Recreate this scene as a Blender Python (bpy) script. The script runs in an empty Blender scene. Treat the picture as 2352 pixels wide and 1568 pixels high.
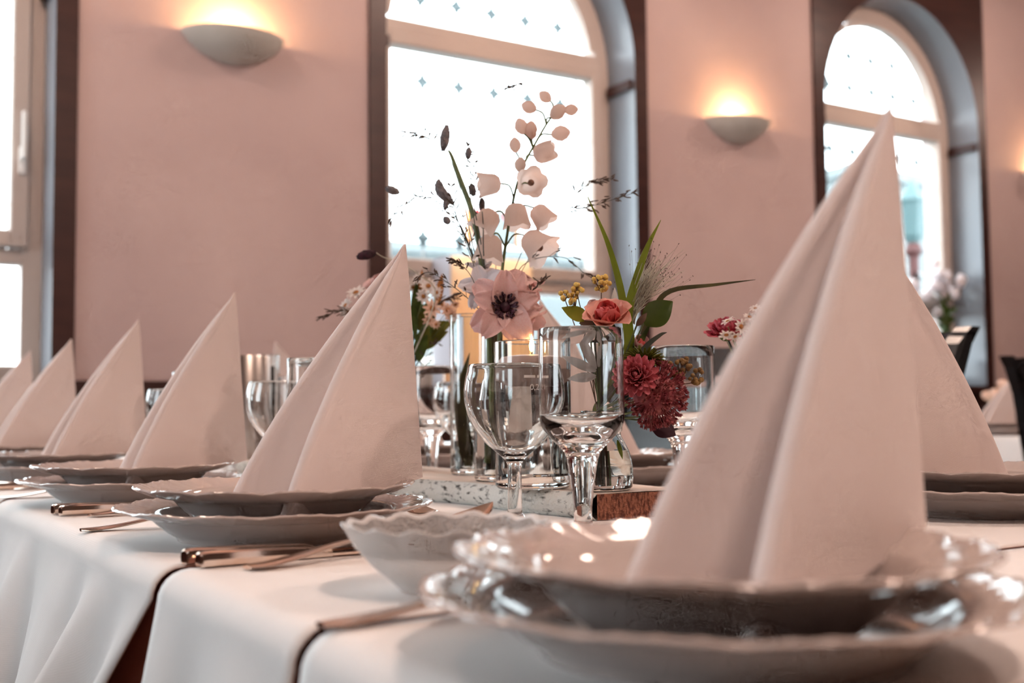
import bpy, math, random
import numpy as np
from mathutils import Vector, Matrix, Quaternion
R_ = math.radians
rnd = random.Random(7)
scene = bpy.context.scene
COL = scene.collection

# ------------------------------------------------------------------ camera
CAMZ = 0.85
FPX, YAW, PIT, ROL = 2617.57, R_(32.0995), R_(3.4584), R_(-0.5197)
_fw = np.array([math.sin(YAW)*math.cos(PIT), math.cos(YAW)*math.cos(PIT), math.sin(PIT)])
_rt0 = np.array([math.cos(YAW), -math.sin(YAW), 0.0]); _up0 = np.cross(_rt0, _fw)
_rt = _rt0*math.cos(ROL)+_up0*math.sin(ROL); _up = -_rt0*math.sin(ROL)+_up0*math.cos(ROL)
cam_d = bpy.data.cameras.new('camera'); cam = bpy.data.objects.new('camera', cam_d); COL.objects.link(cam)
cam.matrix_world = Matrix(((_rt[0],_up[0],-_fw[0],0),(_rt[1],_up[1],-_fw[1],0),(_rt[2],_up[2],-_fw[2],CAMZ),(0,0,0,1)))
cam_d.sensor_width = 36.0; cam_d.lens = FPX/2352*36
cam_d.clip_start = 0.01; cam_d.clip_end = 200
cam_d.dof.use_dof = True; cam_d.dof.focus_distance = 1.0; cam_d.dof.aperture_fstop = 5.6
scene.camera = cam

# ------------------------------------------------------------------ world / light / exposure
SKY = 8.0
FILL = 74.0
WASH = 22.0
world = bpy.data.worlds.new('world'); scene.world = world; world.use_nodes = True
bgn = world.node_tree.nodes['Background']
bgn.inputs[0].default_value = (0.86, 0.95, 1.0, 1); bgn.inputs[1].default_value = SKY
vs = scene.view_settings
vs.view_transform = 'Standard'; vs.look = 'None'; vs.gamma = 1.0; vs.use_curve_mapping = False
vs.exposure = 0.2
cy = scene.cycles
cy.use_denoising = True
cy.max_bounces = 12; cy.diffuse_bounces = 3; cy.glossy_bounces = 4; cy.transmission_bounces = 12; cy.transparent_max_bounces = 12
cy.use_adaptive_sampling = True; cy.adaptive_threshold = 0.1; cy.adaptive_min_samples = 10
cy.sample_clamp_indirect = 6.0
cy.blur_glossy = 0.6

# ------------------------------------------------------------------ helpers
def P(px, py, d):
    """world point seen at photo pixel (px,py) at distance d along the optical axis"""
    v = _fw*FPX + _rt*(px-1176) - _up*(py-784)
    v = v/FPX*d
    return Vector((v[0], v[1], v[2]+CAMZ))
def PZ(px, py, z):
    v = _fw*FPX + _rt*(px-1176) - _up*(py-784)
    v = v*((z-CAMZ)/v[2]); return Vector((v[0], v[1], z))
def PY(px, py, Y):
    v = _fw*FPX + _rt*(px-1176) - _up*(py-784)
    v = v*(Y/v[1]); return Vector((v[0], v[1], v[2]+CAMZ))
CAMV = -Vector(_fw)   # towards the camera
RT = Vector(_rt); UP = Vector(_up)

class MB:
    def __init__(s): s.V=[]; s.F=[]
    def add(s, V, F):
        o=len(s.V); s.V+= [tuple(v) for v in V]; s.F+=[tuple(i+o for i in f) for f in F]; return s
    def box(s, x0,x1,y0,y1,z0,z1):
        return s.add([(x0,y0,z0),(x1,y0,z0),(x1,y1,z0),(x0,y1,z0),(x0,y0,z1),(x1,y0,z1),(x1,y1,z1),(x0,y1,z1)],
            [(3,2,1,0),(4,5,6,7),(0,1,5,4),(1,2,6,5),(2,3,7,6),(3,0,4,7)])
    def bevbox(s, x0,x1,y0,y1,z0,z1,b):
        V=[];
        for z,i in ((z0,b),(z0+b,0),(z1-b,0),(z1,b)):
            V+=[(x0+i+b,y0+i,z),(x1-i-b,y0+i,z),(x1-i,y0+i+b,z),(x1-i,y1-i-b,z),(x1-i-b,y1-i,z),(x0+i+b,y1-i,z),(x0+i,y1-i-b,z),(x0+i,y0+i+b,z)]
        F=[tuple(range(7,-1,-1)),tuple(range(24,32))]
        for k in range(3):
            for j in range(8): F.append((k*8+j,k*8+(j+1)%8,k*8+8+(j+1)%8,k*8+8+j))
        return s.add(V,F)
    def lathe(s, prof, n=48, c=(0,0,0), mod=None, arc=None, fine=0):
        V=[];F=[];rings=[]
        if fine:     # support rings so that smooth shading stays true on straight walls
            q=[prof[0]]
            for (r0,z0),(r1,z1) in zip(prof,prof[1:]):
                L=math.hypot(r1-r0,z1-z0)
                if L>.012:
                    m=max(2,int(L/.006)); us=[.25*fine/L]+[fine/L]+[k/m for k in range(1,m) if fine/L<k/m<1-fine/L]+[1-fine/L,1-.25*fine/L]
                    q+=[(r0+(r1-r0)*u,z0+(z1-z0)*u) for u in us]
                q.append((r1,z1))
            prof=q
        a0,a1=(0,2*math.pi) if arc is None else arc
        closed = arc is None
        m = n if closed else n+1
        for (r,z) in prof:
            if r<=1e-9 and closed:
                rings.append([len(V)]); V.append((c[0],c[1],c[2]+z)); continue
            ids=[]
            for j in range(m):
                a=a0+(a1-a0)*j/n
                rr,zz=(r,z) if mod is None else mod(r,z,a)
                ids.append(len(V)); V.append((c[0]+rr*math.cos(a),c[1]+rr*math.sin(a),c[2]+zz))
            rings.append(ids)
        for A,B in zip(rings,rings[1:]):
            if len(A)==1 and len(B)==1: continue
            for j in range(n if closed else n):
                k=(j+1)%m if closed else j+1
                if len(A)==1: F.append((A[0],B[k],B[j]))
                elif len(B)==1: F.append((A[j],A[k],B[0]))
                else: F.append((A[j],A[k],B[k],B[j]))
        return s.add(V,F)
    def tube(s, pts, rad, n=8, cap=True):
        pts=[Vector(p) for p in pts]; m=len(pts)
        rad=[rad]*m if isinstance(rad,(int,float)) else rad
        t=[(pts[min(i+1,m-1)]-pts[max(i-1,0)]).normalized() for i in range(m)]
        u=t[0].orthogonal().normalized(); V=[];F=[]
        for i in range(m):
            u=(u-t[i]*u.dot(t[i])).normalized(); w=t[i].cross(u)
            for j in range(n):
                a=2*math.pi*j/n; V.append(pts[i]+(u*math.cos(a)+w*math.sin(a))*rad[i])
        for i in range(m-1):
            for j in range(n):
                k=(j+1)%n; F.append((i*n+j,i*n+k,(i+1)*n+k,(i+1)*n+j))
        if cap: F.append(tuple(range(n-1,-1,-1))); F.append(tuple(range((m-1)*n,m*n)))
        return s.add(V,F)
    def ball(s, c, r, M=None, nu=12, nv=8, fn=None):
        r=(r,r,r) if isinstance(r,(int,float)) else r
        V=[];F=[]; c=Vector(c)
        for i in range(nv+1):
            th=math.pi*i/nv
            for j in range(nu):
                ph=2*math.pi*j/nu
                k=1 if fn is None else fn(th,ph)
                p=Vector((r[0]*math.sin(th)*math.cos(ph)*k,r[1]*math.sin(th)*math.sin(ph)*k,r[2]*math.cos(th)*(k if 0<i<nv else 1)))
                if M is not None: p=M@p
                V.append(c+p)
        for i in range(nv):
            for j in range(nu):
                k=(j+1)%nu; F.append((i*nu+j,(i+1)*nu+j,(i+1)*nu+k,i*nu+k))
        return s.add(V,F)
    def grid(s, rows, closed=False):
        m=len(rows[0]); V=[p for r in rows for p in r]; F=[]
        for i in range(len(rows)-1):
            for j in range(m if closed else m-1):
                k=(j+1)%m; F.append((i*m+j,i*m+k,(i+1)*m+k,(i+1)*m+j))
        return s.add(V,F)
    def xf(s, M):
        s.V=[tuple(M@Vector(v)) for v in s.V]; return s
    def mesh(s, name, mat, smooth=True, angle=38):
        me=bpy.data.meshes.new(name); me.from_pydata(s.V,[],s.F); me.validate(); me.update()
        if mat: me.materials.append(mat)
        if smooth:
            me.polygons.foreach_set('use_smooth',[True]*len(me.polygons))
            if angle<180: me.set_sharp_from_angle(angle=R_(angle))
        return me

def link(name, me, parent=None, M=None):
    o=bpy.data.objects.new(name, me); COL.objects.link(o)
    if parent: o.parent=parent
    if M is not None: o.matrix_local=M
    return o
def tag(o, label=None, cat=None, group=None, kind=None):
    if label: o['label']=label
    if cat: o['category']=cat
    if group: o['group']=group
    if kind: o['kind']=kind
    return o
def thing(name, label, cat, loc=(0,0,0), rz=0, group=None):
    o=bpy.data.objects.new(name,None); COL.objects.link(o); o.location=loc; o.rotation_euler=(0,0,rz); o.empty_display_size=.02
    return tag(o,label,cat,group)
def part(t, name, mb, mat, smooth=True, angle=38, world=False, label=None, kind=None):
    """mb in the thing's local frame, or in world coordinates for an unrotated thing"""
    if world:
        L=Vector(t.location)
        if t.parent: L=L+Vector(t.parent.location)
        mb.V=[tuple(Vector(v)-L) for v in mb.V]
    o=link(name, mb.mesh(name,mat,smooth,angle), t)
    if label: o['label']=label
    if kind: o['kind']=kind
    return o
def single(name, me, label, cat, loc, rz=0, group=None):
    o=link(name, me); o.location=loc; o.rotation_euler=(0,0,rz); return tag(o,label,cat,group)
def struct(name, mb, mat, smooth=False, parent=None):
    o=link(name, mb.mesh(name,mat,smooth), parent)
    if parent is None: o['kind']='structure'
    return o
def frame(z, x=None):
    """rotation matrix whose local Z is z"""
    z=Vector(z).normalized()
    x=Vector(x) if x is not None else z.orthogonal()
    x=(x-z*x.dot(z)).normalized(); y=z.cross(x)
    return Matrix((x,y,z)).transposed()
def TRS(loc, rot3, s=1.0):
    M=rot3.to_4x4()
    if isinstance(s,(int,float)): s=(s,s,s)
    M=M@Matrix.Diagonal((s[0],s[1],s[2],1)); M.translation=Vector(loc); return M
def bez(pts, n=24):
    """smooth Catmull-Rom through pts"""
    pts=[Vector(p) for p in pts]; out=[]
    q=[pts[0]*2-pts[1]]+pts+[pts[-1]*2-pts[-2]]
    seg=len(pts)-1; per=max(2,n//seg)
    for i in range(seg):
        a,b,c,d=q[i:i+4]
        for k in range(per):
            t=k/per; out.append(.5*((2*b)+(c-a)*t+(2*a-5*b+4*c-d)*t*t+(3*b-a-3*c+d)*t**3))
    out.append(pts[-1]); return out

# ------------------------------------------------------------------ materials
MATS={}
def mat(name, base, rough=.5, metal=0, spec=.5, trans=0, ior=1.45, emit=None, es=0, noise=None, bump=None, translucent=0, sss=0, coat=0, wave=None):
    m=bpy.data.materials.new(name); m.use_nodes=True; nt=m.node_tree; N=nt.nodes; L=nt.links
    b=N['Principled BSDF']; out=N['Material Output']
    b.inputs['Base Color'].default_value=(*base,1); b.inputs['Roughness'].default_value=rough; b.inputs['Metallic'].default_value=metal
    b.inputs['Specular IOR Level'].default_value=spec; b.inputs['IOR'].default_value=ior; b.inputs['Transmission Weight'].default_value=trans
    b.inputs['Coat Weight'].default_value=coat
    if emit: b.inputs['Emission Color'].default_value=(*emit,1); b.inputs['Emission Strength'].default_value=es
    tc=N.new('ShaderNodeTexCoord')
    if noise:   # (scale, colour2, contrast lo, hi, stretch)
        sc,c2,lo,hi=noise[:4]; st=noise[4] if len(noise)>4 else (1,1,1)
        mp=N.new('ShaderNodeMapping'); mp.inputs['Scale'].default_value=st; L.new(tc.outputs['Object'],mp.inputs[0])
        n=N.new('ShaderNodeTexNoise'); n.inputs['Scale'].default_value=sc; n.inputs['Detail'].default_value=6; L.new(mp.outputs[0],n.inputs['Vector'])
        r=N.new('ShaderNodeValToRGB'); r.color_ramp.elements[0].position=lo; r.color_ramp.elements[1].position=hi
        r.color_ramp.elements[0].color=(*base,1); r.color_ramp.elements[1].color=(*c2,1)
        L.new(n.outputs['Fac'],r.inputs[0]); L.new(r.outputs[0],b.inputs['Base Color'])
        colsock=r.outputs[0]
    else: colsock=None
    if bump:    # (scale, strength, distance, stretch)
        mp=N.new('ShaderNodeMapping'); mp.inputs['Scale'].default_value=bump[3] if len(bump)>3 else (1,1,1); L.new(tc.outputs['Object'],mp.inputs[0])
        n=N.new('ShaderNodeTexNoise'); n.inputs['Scale'].default_value=bump[0]; n.inputs['Detail'].default_value=4; L.new(mp.outputs[0],n.inputs['Vector'])
        bp=N.new('ShaderNodeBump'); bp.inputs['Strength'].default_value=bump[1]; bp.inputs['Distance'].default_value=bump[2]
        L.new(n.outputs['Fac'],bp.inputs['Height']); L.new(bp.outputs[0],b.inputs['Normal'])
    if wave:    # woven fabric: two crossed fine waves (scale, strength, distance)
        w1=N.new('ShaderNodeTexWave'); w2=N.new('ShaderNodeTexWave'); w1.bands_direction='Z'; w2.bands_direction='DIAGONAL'
        for w in (w1,w2): w.inputs['Scale'].default_value=wave[0]; w.inputs['Distortion'].default_value=.8; L.new(tc.outputs['Object'],w.inputs['Vector'])
        ad=N.new('ShaderNodeMath'); ad.operation='ADD'; L.new(w1.outputs['Fac'],ad.inputs[0]); L.new(w2.outputs['Fac'],ad.inputs[1])
        bp=N.new('ShaderNodeBump'); bp.inputs['Strength'].default_value=wave[1]; bp.inputs['Distance'].default_value=wave[2]
        L.new(ad.outputs[0],bp.inputs['Height']); L.new(bp.outputs[0],b.inputs['Normal'])
    if translucent:
        t=N.new('ShaderNodeBsdfTranslucent'); t.inputs['Color'].default_value=(*base,1)
        if colsock: L.new(colsock,t.inputs['Color'])
        mx=N.new('ShaderNodeMixShader'); mx.inputs[0].default_value=translucent
        L.new(b.outputs[0],mx.inputs[1]); L.new(t.outputs[0],mx.inputs[2]); L.new(mx.outputs[0],out.inputs[0])
    MATS[name]=m; return m
def pane_mat(name, tint, gloss=.06):
    m=bpy.data.materials.new(name); m.use_nodes=True; nt=m.node_tree; N=nt.nodes; L=nt.links; N.remove(N['Principled BSDF'])
    t=N.new('ShaderNodeBsdfTransparent'); t.inputs[0].default_value=(*tint,1)
    g=N.new('ShaderNodeBsdfGlossy'); g.inputs['Roughness'].default_value=.02
    mx=N.new('ShaderNodeMixShader'); mx.inputs[0].default_value=gloss
    L.new(t.outputs[0],mx.inputs[1]); L.new(g.outputs[0],mx.inputs[2]); L.new(mx.outputs[0],N['Material Output'].inputs[0])
    return m

M_wall=mat('pink_plaster',(.53,.405,.395),.85,noise=(1.6,(.63,.495,.475),.35,.7),bump=(30,.15,.01))
M_ceil=mat('ceiling_paint',(.62,.54,.5),.9)
M_panel=mat('dark_unseen_panelling',(.13,.085,.075),.6,noise=(3,(.17,.11,.095),.3,.7,(1,1,.2)))  # unseen walls, made dark to cut the warm bounce light
M_floor=mat('floor_wood',(.10,.05,.03),.45,noise=(3,(.17,.09,.055),.3,.7,(1,12,1)))
M_dark=mat('dark_stained_wood',(.030,.009,.008),.38,noise=(4,(.05,.017,.013),.3,.7,(1,1,8)))
M_black=mat('black_lacquer_wood',(.012,.013,.015),.25,noise=(5,(.02,.021,.023),.3,.7))
M_reveal=mat('grey_painted_reveal',(.19,.215,.25),.25,noise=(2,(.23,.25,.285),.3,.7))
M_frame=mat('window_frame_paint',(.56,.47,.42),.45,noise=(3,(.62,.53,.47),.3,.7))
M_pane=pane_mat('window_glass',(.97,.99,.99))
M_star=pane_mat('etched_star_glass',(.25,.27,.275),.02)
M_lead=mat('lead_came',(.45,.48,.5),.5)
M_sconce=mat('plaster_bowl',(.60,.60,.56),.6)
M_bulb=mat('bulb_glow',(1,.8,.5),.5,emit=(1,.72,.38),es=14)
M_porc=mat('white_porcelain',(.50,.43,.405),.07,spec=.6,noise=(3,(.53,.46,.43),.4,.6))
M_nap=mat('napkin_cloth',(.91,.815,.785),.85,spec=.2,wave=(420,.2,.0005),translucent=.30)
M_cloth=mat('table_linen',(.84,.82,.81),.7,spec=.3,wave=(300,.12,.0004),noise=(6,(.88,.86,.85),.4,.6))
M_under=mat('salmon_undercloth',(.55,.25,.19),.8,wave=(260,.2,.0004))
M_steel=mat('warm_tinted_steel',(.80,.56,.43),.12,metal=1,noise=(20,(.84,.73,.65),.4,.6))  # warm reflections of the room tinted into the steel colour
M_steel_b=mat('brushed_steel',(.72,.66,.62),.28,metal=1,bump=(80,.1,.001,(1,1,.05)))
M_glass=mat('clear_glass',(.985,.995,.995),.0,trans=1,ior=1.5)
M_glass_t=mat('vase_glass',(.95,.985,.985),.0,trans=1,ior=1.48)
M_water=mat('water',(.97,.99,.99),.0,trans=1,ior=1.33)
M_frost=mat('pressed_crystal',(.96,.96,.96),.30,trans=.55,ior=1.45,bump=(160,.5,.002))
M_crys=mat('crystal_band',(.95,.93,.92),.06,trans=.5,ior=1.5,bump=(420,1.0,.02))
M_bark=mat('birch_bark',(.74,.72,.67),.85,noise=(120,(.08,.075,.07),.54,.70,(1,.7,1.6)),bump=(260,.8,.004))
M_btop=mat('pale_slab_wood',(.78,.68,.60),.7,noise=(14,(.70,.57,.48),.35,.7,(6,1,1)))
M_bend=mat('slab_end_grain',(.34,.13,.075),.8,noise=(420,(.12,.035,.02),.42,.6,(1,1,.4)),bump=(400,1.0,.003))
M_candle=mat('pink_wax',(.93,.72,.66),.4,translucent=.35)
M_flame=mat('flame',(1,.7,.3),.5,emit=(1,.62,.25),es=25)
M_wick=mat('wick',(.03,.02,.02),.8)
M_orange=mat('orange_paper',(.96,.76,.56),.7,translucent=.65,noise=(4,(.97,.80,.62),.4,.6))
M_lav=mat('pale_lit_paper',(.62,.60,.66),.8)  # paler tone for the lantern's window-lit side, also on its base
M_white=mat('white_print',(.95,.93,.9),.5)
# plants
M_stemg=mat('green_stem',(.10,.14,.06),.55,noise=(30,(.16,.20,.08),.4,.6))
M_stemd=mat('dark_stem',(.035,.045,.04),.6,noise=(30,(.06,.07,.05),.4,.6))
M_stemb=mat('brown_stem',(.10,.055,.035),.6,noise=(30,(.15,.085,.05),.4,.6))
M_leaf=mat('dark_leaf',(.06,.10,.02),.35,translucent=.35,noise=(22,(.12,.17,.03),.35,.7))
M_leafy=mat('yellow_green_leaf',(.30,.30,.03),.4,translucent=.4,noise=(22,(.40,.38,.05),.35,.7))
M_blade=mat('grass_blade_green',(.22,.28,.03),.35,translucent=.4,noise=(30,(.30,.36,.05),.35,.7))
M_bladed=mat('grass_blade_brown',(.07,.065,.03),.45,translucent=.2,noise=(30,(.16,.14,.05),.35,.7))
M_sage=mat('sage_leaf',(.72,.72,.70),.75,translucent=.35,noise=(40,(.82,.81,.80),.35,.7))
M_olive=mat('olive_petal',(.13,.14,.015),.5,translucent=.3,noise=(30,(.20,.20,.025),.35,.7))
M_anem=mat('blush_petal',(.86,.60,.58),.6,translucent=.45,noise=(30,(.90,.72,.69),.35,.7))
M_anew=mat('white_petal',(.86,.80,.82),.6,translucent=.35,noise=(30,(.90,.86,.87),.35,.7))
M_anec=mat('anemone_heart',(.022,.006,.014),.6,noise=(60,(.06,.012,.03),.4,.6))
M_delph=mat('delphinium_petal',(.92,.80,.74),.6,translucent=.7,noise=(60,(.84,.68,.62),.45,.75))
M_delphd=mat('floret_mark',(.14,.07,.05),.6,noise=(60,(.25,.13,.09),.4,.6))
M_burn=mat('burnet_head',(.17,.17,.19),.9,noise=(160,(.28,.25,.26),.4,.65),bump=(300,1,.004))
M_burnr=mat('burnet_head_wine',(.06,.012,.025),.8,noise=(160,(.012,.01,.012),.4,.65),bump=(300,1,.004))
M_seed=mat('grass_seed',(.07,.045,.035),.8,noise=(200,(.12,.08,.06),.4,.6))
M_rose=mat('coral_petal',(.86,.16,.17),.5,translucent=.35,noise=(40,(.88,.30,.27),.35,.7))
M_roseo=mat('peach_petal',(.90,.48,.40),.5,translucent=.35,noise=(40,(.92,.60,.51),.35,.7))
M_rosep=mat('pale_rose_petal',(.84,.60,.58),.5,translucent=.35,noise=(40,(.90,.74,.71),.35,.7))
M_chry=mat('pink_chrysanthemum',(.66,.16,.20),.55,translucent=.3,noise=(80,(.74,.25,.28),.35,.7))
M_dahl=mat('raspberry_petal',(.62,.10,.16),.55,translucent=.3,noise=(60,(.72,.24,.28),.35,.7))
M_sedum=mat('burgundy_floret',(.26,.04,.055),.6,noise=(120,(.50,.17,.16),.4,.72))
M_yel=mat('mustard_bud',(.72,.50,.13),.7,noise=(120,(.55,.33,.07),.4,.7))
M_yelb=mat('brown_bud',(.26,.15,.045),.8,noise=(120,(.14,.075,.03),.4,.7))
M_daisy=mat('daisy_petal',(.90,.83,.79),.6,translucent=.35,noise=(60,(.93,.88,.85),.35,.7))
M_daisyp=mat('peach_daisy_petal',(.92,.66,.52),.6,translucent=.35,noise=(60,(.94,.75,.63),.35,.7))
M_disc=mat('daisy_heart',(.46,.19,.05),.8,noise=(300,(.30,.11,.03),.4,.6))
M_plum=mat('plum_leaf',(.045,.012,.022),.45,noise=(30,(.07,.022,.035),.4,.6))
M_feather=mat('feather_grass',(.60,.56,.46),.8,translucent=.3,noise=(60,(.72,.68,.58),.4,.6))
# outside
M_pave=mat('street_paving',(.13,.15,.155),.9,noise=(1,(.16,.18,.185),.4,.6))
M_facade=mat('pale_facade',(.17,.19,.195),.9,noise=(.6,(.20,.22,.225),.4,.6))
M_red=mat('sign_red',(.5,.02,.02),.6); M_orn=mat('sign_orange',(.55,.16,.02),.6)
M_post=mat('post_red_brown',(.06,.012,.01),.6); M_teal=mat('lantern_teal',(.06,.11,.115),.5)
M_blk=mat('dark_cushion',(.02,.02,.022),.7)

# ------------------------------------------------------------------ the room
WY=3.4                 # inner face of the window wall
WD=.16                 # depth of the reveals
CEN=[-2.015,.075,2.167,4.258,6.35]; HO=.525; HT=.587
X0,X1,Y0,Y1,ZC=-3.6,8.0,-5.0,WY,3.3
SP=CAMZ+1.315; AH=.56   # spring height and rise of the arches
BOT=CAMZ+.095           # bottom of the openings / top of the wainscot

struct('floor', MB().box(X0,X1,Y0,WY+.4,-.1,0), M_floor)
struct('ceiling', MB().box(X0,X1,Y0,WY+.4,ZC,ZC+.1), M_ceil)
wb=MB()
edges=[X0]+[v for c in CEN for v in (c-HT,c+HT)]+[X1]
for a,b in zip(edges[::2],edges[1::2]): wb.box(a,b,WY,WY+.36,BOT,ZC)
struct('wall_back', wb, M_wall)
struct('wall_front', MB().box(X0,X1,Y0-.1,Y0,0,ZC), M_panel)
struct('wall_right', MB().box(X1,X1+.1,Y0,WY,0,ZC), M_panel)
# left wall with one broad window opening
wl=MB()
for a,b in ((Y0,1.5),(2.8,WY+.36)): wl.box(X0-.1,X0,a,b,0,ZC)
wl.box(X0-.1,X0,1.5,2.8,0,.9).box(X0-.1,X0,1.5,2.8,2.8,ZC)
struct('wall_left', wl, M_panel)
# wainscot: panels below the piers and windows
wn=struct('trim_1', MB().box(X0,X1,WY+.01,WY+.36,0,BOT-.03), M_dark)
link('cap_rail', MB().box(X0,X1,WY-.03,WY+.36,BOT-.03,BOT).mesh('cap_rail',M_dark,False), wn)
k=0
for i in range(20):
    x=X0+.3+i*.6
    if x+.5<X1: link('panel', MB().bevbox(x,x+.5,WY-.008,WY+.02,.12,BOT-.1,.006).mesh('panel',M_dark,False), wn)

def arch_pts(hw, bot, sp, rise, n=28):
    pts=[(-hw,bot),(-hw,(bot+sp)/2),(-hw,sp)]
    for i in range(1,n): a=math.pi*(1-i/n); pts.append((hw*math.cos(a),sp+rise*math.sin(a)))
    return pts+[(hw,sp),(hw,(bot+sp)/2),(hw,bot)]
def outer_pts(pts, hw, top):
    """matching points on the rectangular outline"""
    out=[]
    for (x,z) in pts:
        if z<=SP+1e-6: out.append((-hw if x<0 else hw,z))
        else:
            dx,dz=x,z-SP; s=min(hw/abs(dx) if abs(dx)>1e-9 else 1e9,(top-SP)/dz if dz>1e-9 else 1e9); out.append((dx*s,SP+dz*s))
    return out
star_mb=MB()
sv=[]
for i in range(8):
    a=math.pi/4*i; r=(.046 if i%4==0 else .030) if i%2==0 else .013
    r=.040 if i in (2,6) else (.034 if i in (0,4) else .019)
    sv.append((r*math.cos(a),r*math.sin(a)))
star_mb.add([(x,-.002,z) for x,z in sv]+[(x,.002,z) for x,z in sv],[tuple(range(8)),tuple(range(15,7,-1))]+[(i,i+8,(i+1)%8+8,(i+1)%8) for i in range(8)])
star_me=star_mb.mesh('star_ornament',M_star,False)

for wi,cx in enumerate(CEN):
    # dark surround with arched hole
    A=arch_pts(HO,BOT,SP,AH); O=outer_pts(A,HT,ZC)
    mb=MB()
    # corner fix: insert rectangular corners by polygons
    rows=[[(cx+x,WY-.012,z) for x,z in O],[(cx+x,WY-.012,z) for x,z in A]]
    mb.grid(rows)
    mb.grid([[(cx+x,WY+.02,z) for x,z in O],[(cx+x,WY-.012,z) for x,z in O]])
    for sx in (-1,1):   # corner triangles of the panel
        i=[j for j,(x,z) in enumerate(O) if x*sx>0 and abs(z-ZC)<1e-6]; j2=[j for j,(x,z) in enumerate(O) if abs(x-sx*HT)<1e-6 and z>SP]
        if i and j2:
            a=min(i,key=lambda j:-abs(O[j][0])); b=max(j2,key=lambda j:O[j][1])
            mb.add([(cx+O[a][0],WY-.012,ZC),(cx+sx*HT,WY-.012,ZC),(cx+O[b][0],WY-.012,O[b][1])],[(0,1,2) if sx>0 else (2,1,0)])
    tr=struct('trim_%d'%(wi+2), mb, M_dark)
    rv=MB().grid([[(cx+x,WY-.012,z) for x,z in A],[(cx+x,WY-.012+.01,z) for x,z in A],[(cx+x,WY+WD,z) for x,z in A]])
    o=link('reveal', rv.mesh('reveal',M_reveal,True,50), tr); o['label']='grey painted arched reveal'
    # small dark impost blocks at the spring of the arch
    for sx in (-1,1):
        x=cx+sx*HO
        link('impost', MB().bevbox(min(x,x-sx*.018),max(x,x-sx*.018),WY-.002,WY+WD-.01,SP-.09,SP-.05,.004).mesh('impost',M_dark,False), tr)
    # window
    w=bpy.data.objects.new('window_%d'%(wi+1),None); COL.objects.link(w); w.location=(cx,WY+WD,BOT); w['kind']='structure'
    Yf=0.0; h=lambda z: z-(BOT-CAMZ)    # rel-camera height -> local
    def rail(name,x0,x1,z0,z1,y0=-.0,y1=.06,b=.006):
        return link(name, MB().bevbox(x0,x1,y0,y1,z0,z1,b).mesh(name,M_frame,False), w)
    z_l0,z_l1,z_j,z_s0,z_s1,z_t1=h(.156),h(.425),h(.482),h(.535),h(1.295),h(1.398)
    fw_=.088
    # outer frame: arched strip
    A2=[(x,z-BOT) for x,z in arch_pts(HO,BOT,SP,AH)]; I2=[(x*(HO-.055)/HO, (z if z<=SP-BOT else (SP-BOT)+(z-(SP-BOT))*(AH-.055)/AH)) for x,z in A2]
    fr=MB().grid([[(x,.06,z) for x,z in A2],[(x,.0,z) for x,z in A2],[(x,.0,z) for x,z in I2],[(x,.06,z) for x,z in I2]])
    link('outer_frame', fr.mesh('outer_frame',M_frame,False), w)
    rail('bottom_rail',-HO+.05,HO-.05,0,z_l0-.012)
    rail('middle_rail',-HO+.05,HO-.05,z_l1+.012,z_j)
    rail('transom',-HO+.05,HO-.05,z_s1+.03,z_t1-.012,-.012,.06)
    # lower fixed light, opening sash: each a frame of four rails and a pane
    def sash(name,x0,x1,z0,z1,t,y0=-.02):
        m=MB().bevbox(x0,x0+t,y0,.05,z0,z1,.005).bevbox(x1-t,x1,y0,.05,z0,z1,.005).bevbox(x0+t-.004,x1-t+.004,y0,.05,z0,z0+t,.005).bevbox(x0+t-.004,x1-t+.004,y0,.05,z1-t,z1,.005)
        return link(name, m.mesh(name,M_frame,False), w)
    sash('sash_frame',-HO+.04,HO-.04,z_j+.004,z_s1+.045,.05)
    pm=MB().box(-HO+.085,HO-.085,.022,.026,z_s0,z_s1).mesh('pane',M_pane,False); p1=link('pane',pm,w)
    pm2=MB().box(-HO+.085,HO-.085,.022,.026,z_l0,z_l1).mesh('pane',M_pane,False); p2=link('pane',pm2,w)
    ri=HO-.085; ra=AH-.085
    az=[(-ri,z_t1)]+[(-ri,h(SP-CAMZ)) ] if SP-CAMZ>1.398 else [(-ri,z_t1)]
    zc=SP-BOT; arc=[]
    a0=math.asin(max(0,min(1,(z_t1-zc)/ra)))
    for i in range(25):
        a=a0+(math.pi-2*a0)*i/24; arc.append((ri*math.cos(a),zc+ra*math.sin(a)))
    am=MB().add([(x,.022,z) for x,z in arc]+[(x,.026,z) for x,z in arc],[tuple(range(25)),tuple(range(49,24,-1))]+[(i,i+25,(i+1)%25+25,(i+1)%25) for i in range(25)])
    p3=link('pane',am.mesh('pane',M_pane,False),w)
    ab=MB().grid([[(x*1.0,.03,z) for x,z in arc],[(x,-.012,z) for x,z in arc],[(x*1.055,-.012,zc+(z-zc)*1.05+(.0)) for x,z in arc],[(x*1.055,.03,zc+(z-zc)*1.05) for x,z in arc]])
    link('arch_bead', ab.mesh('arch_bead',M_frame,False), w)
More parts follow.
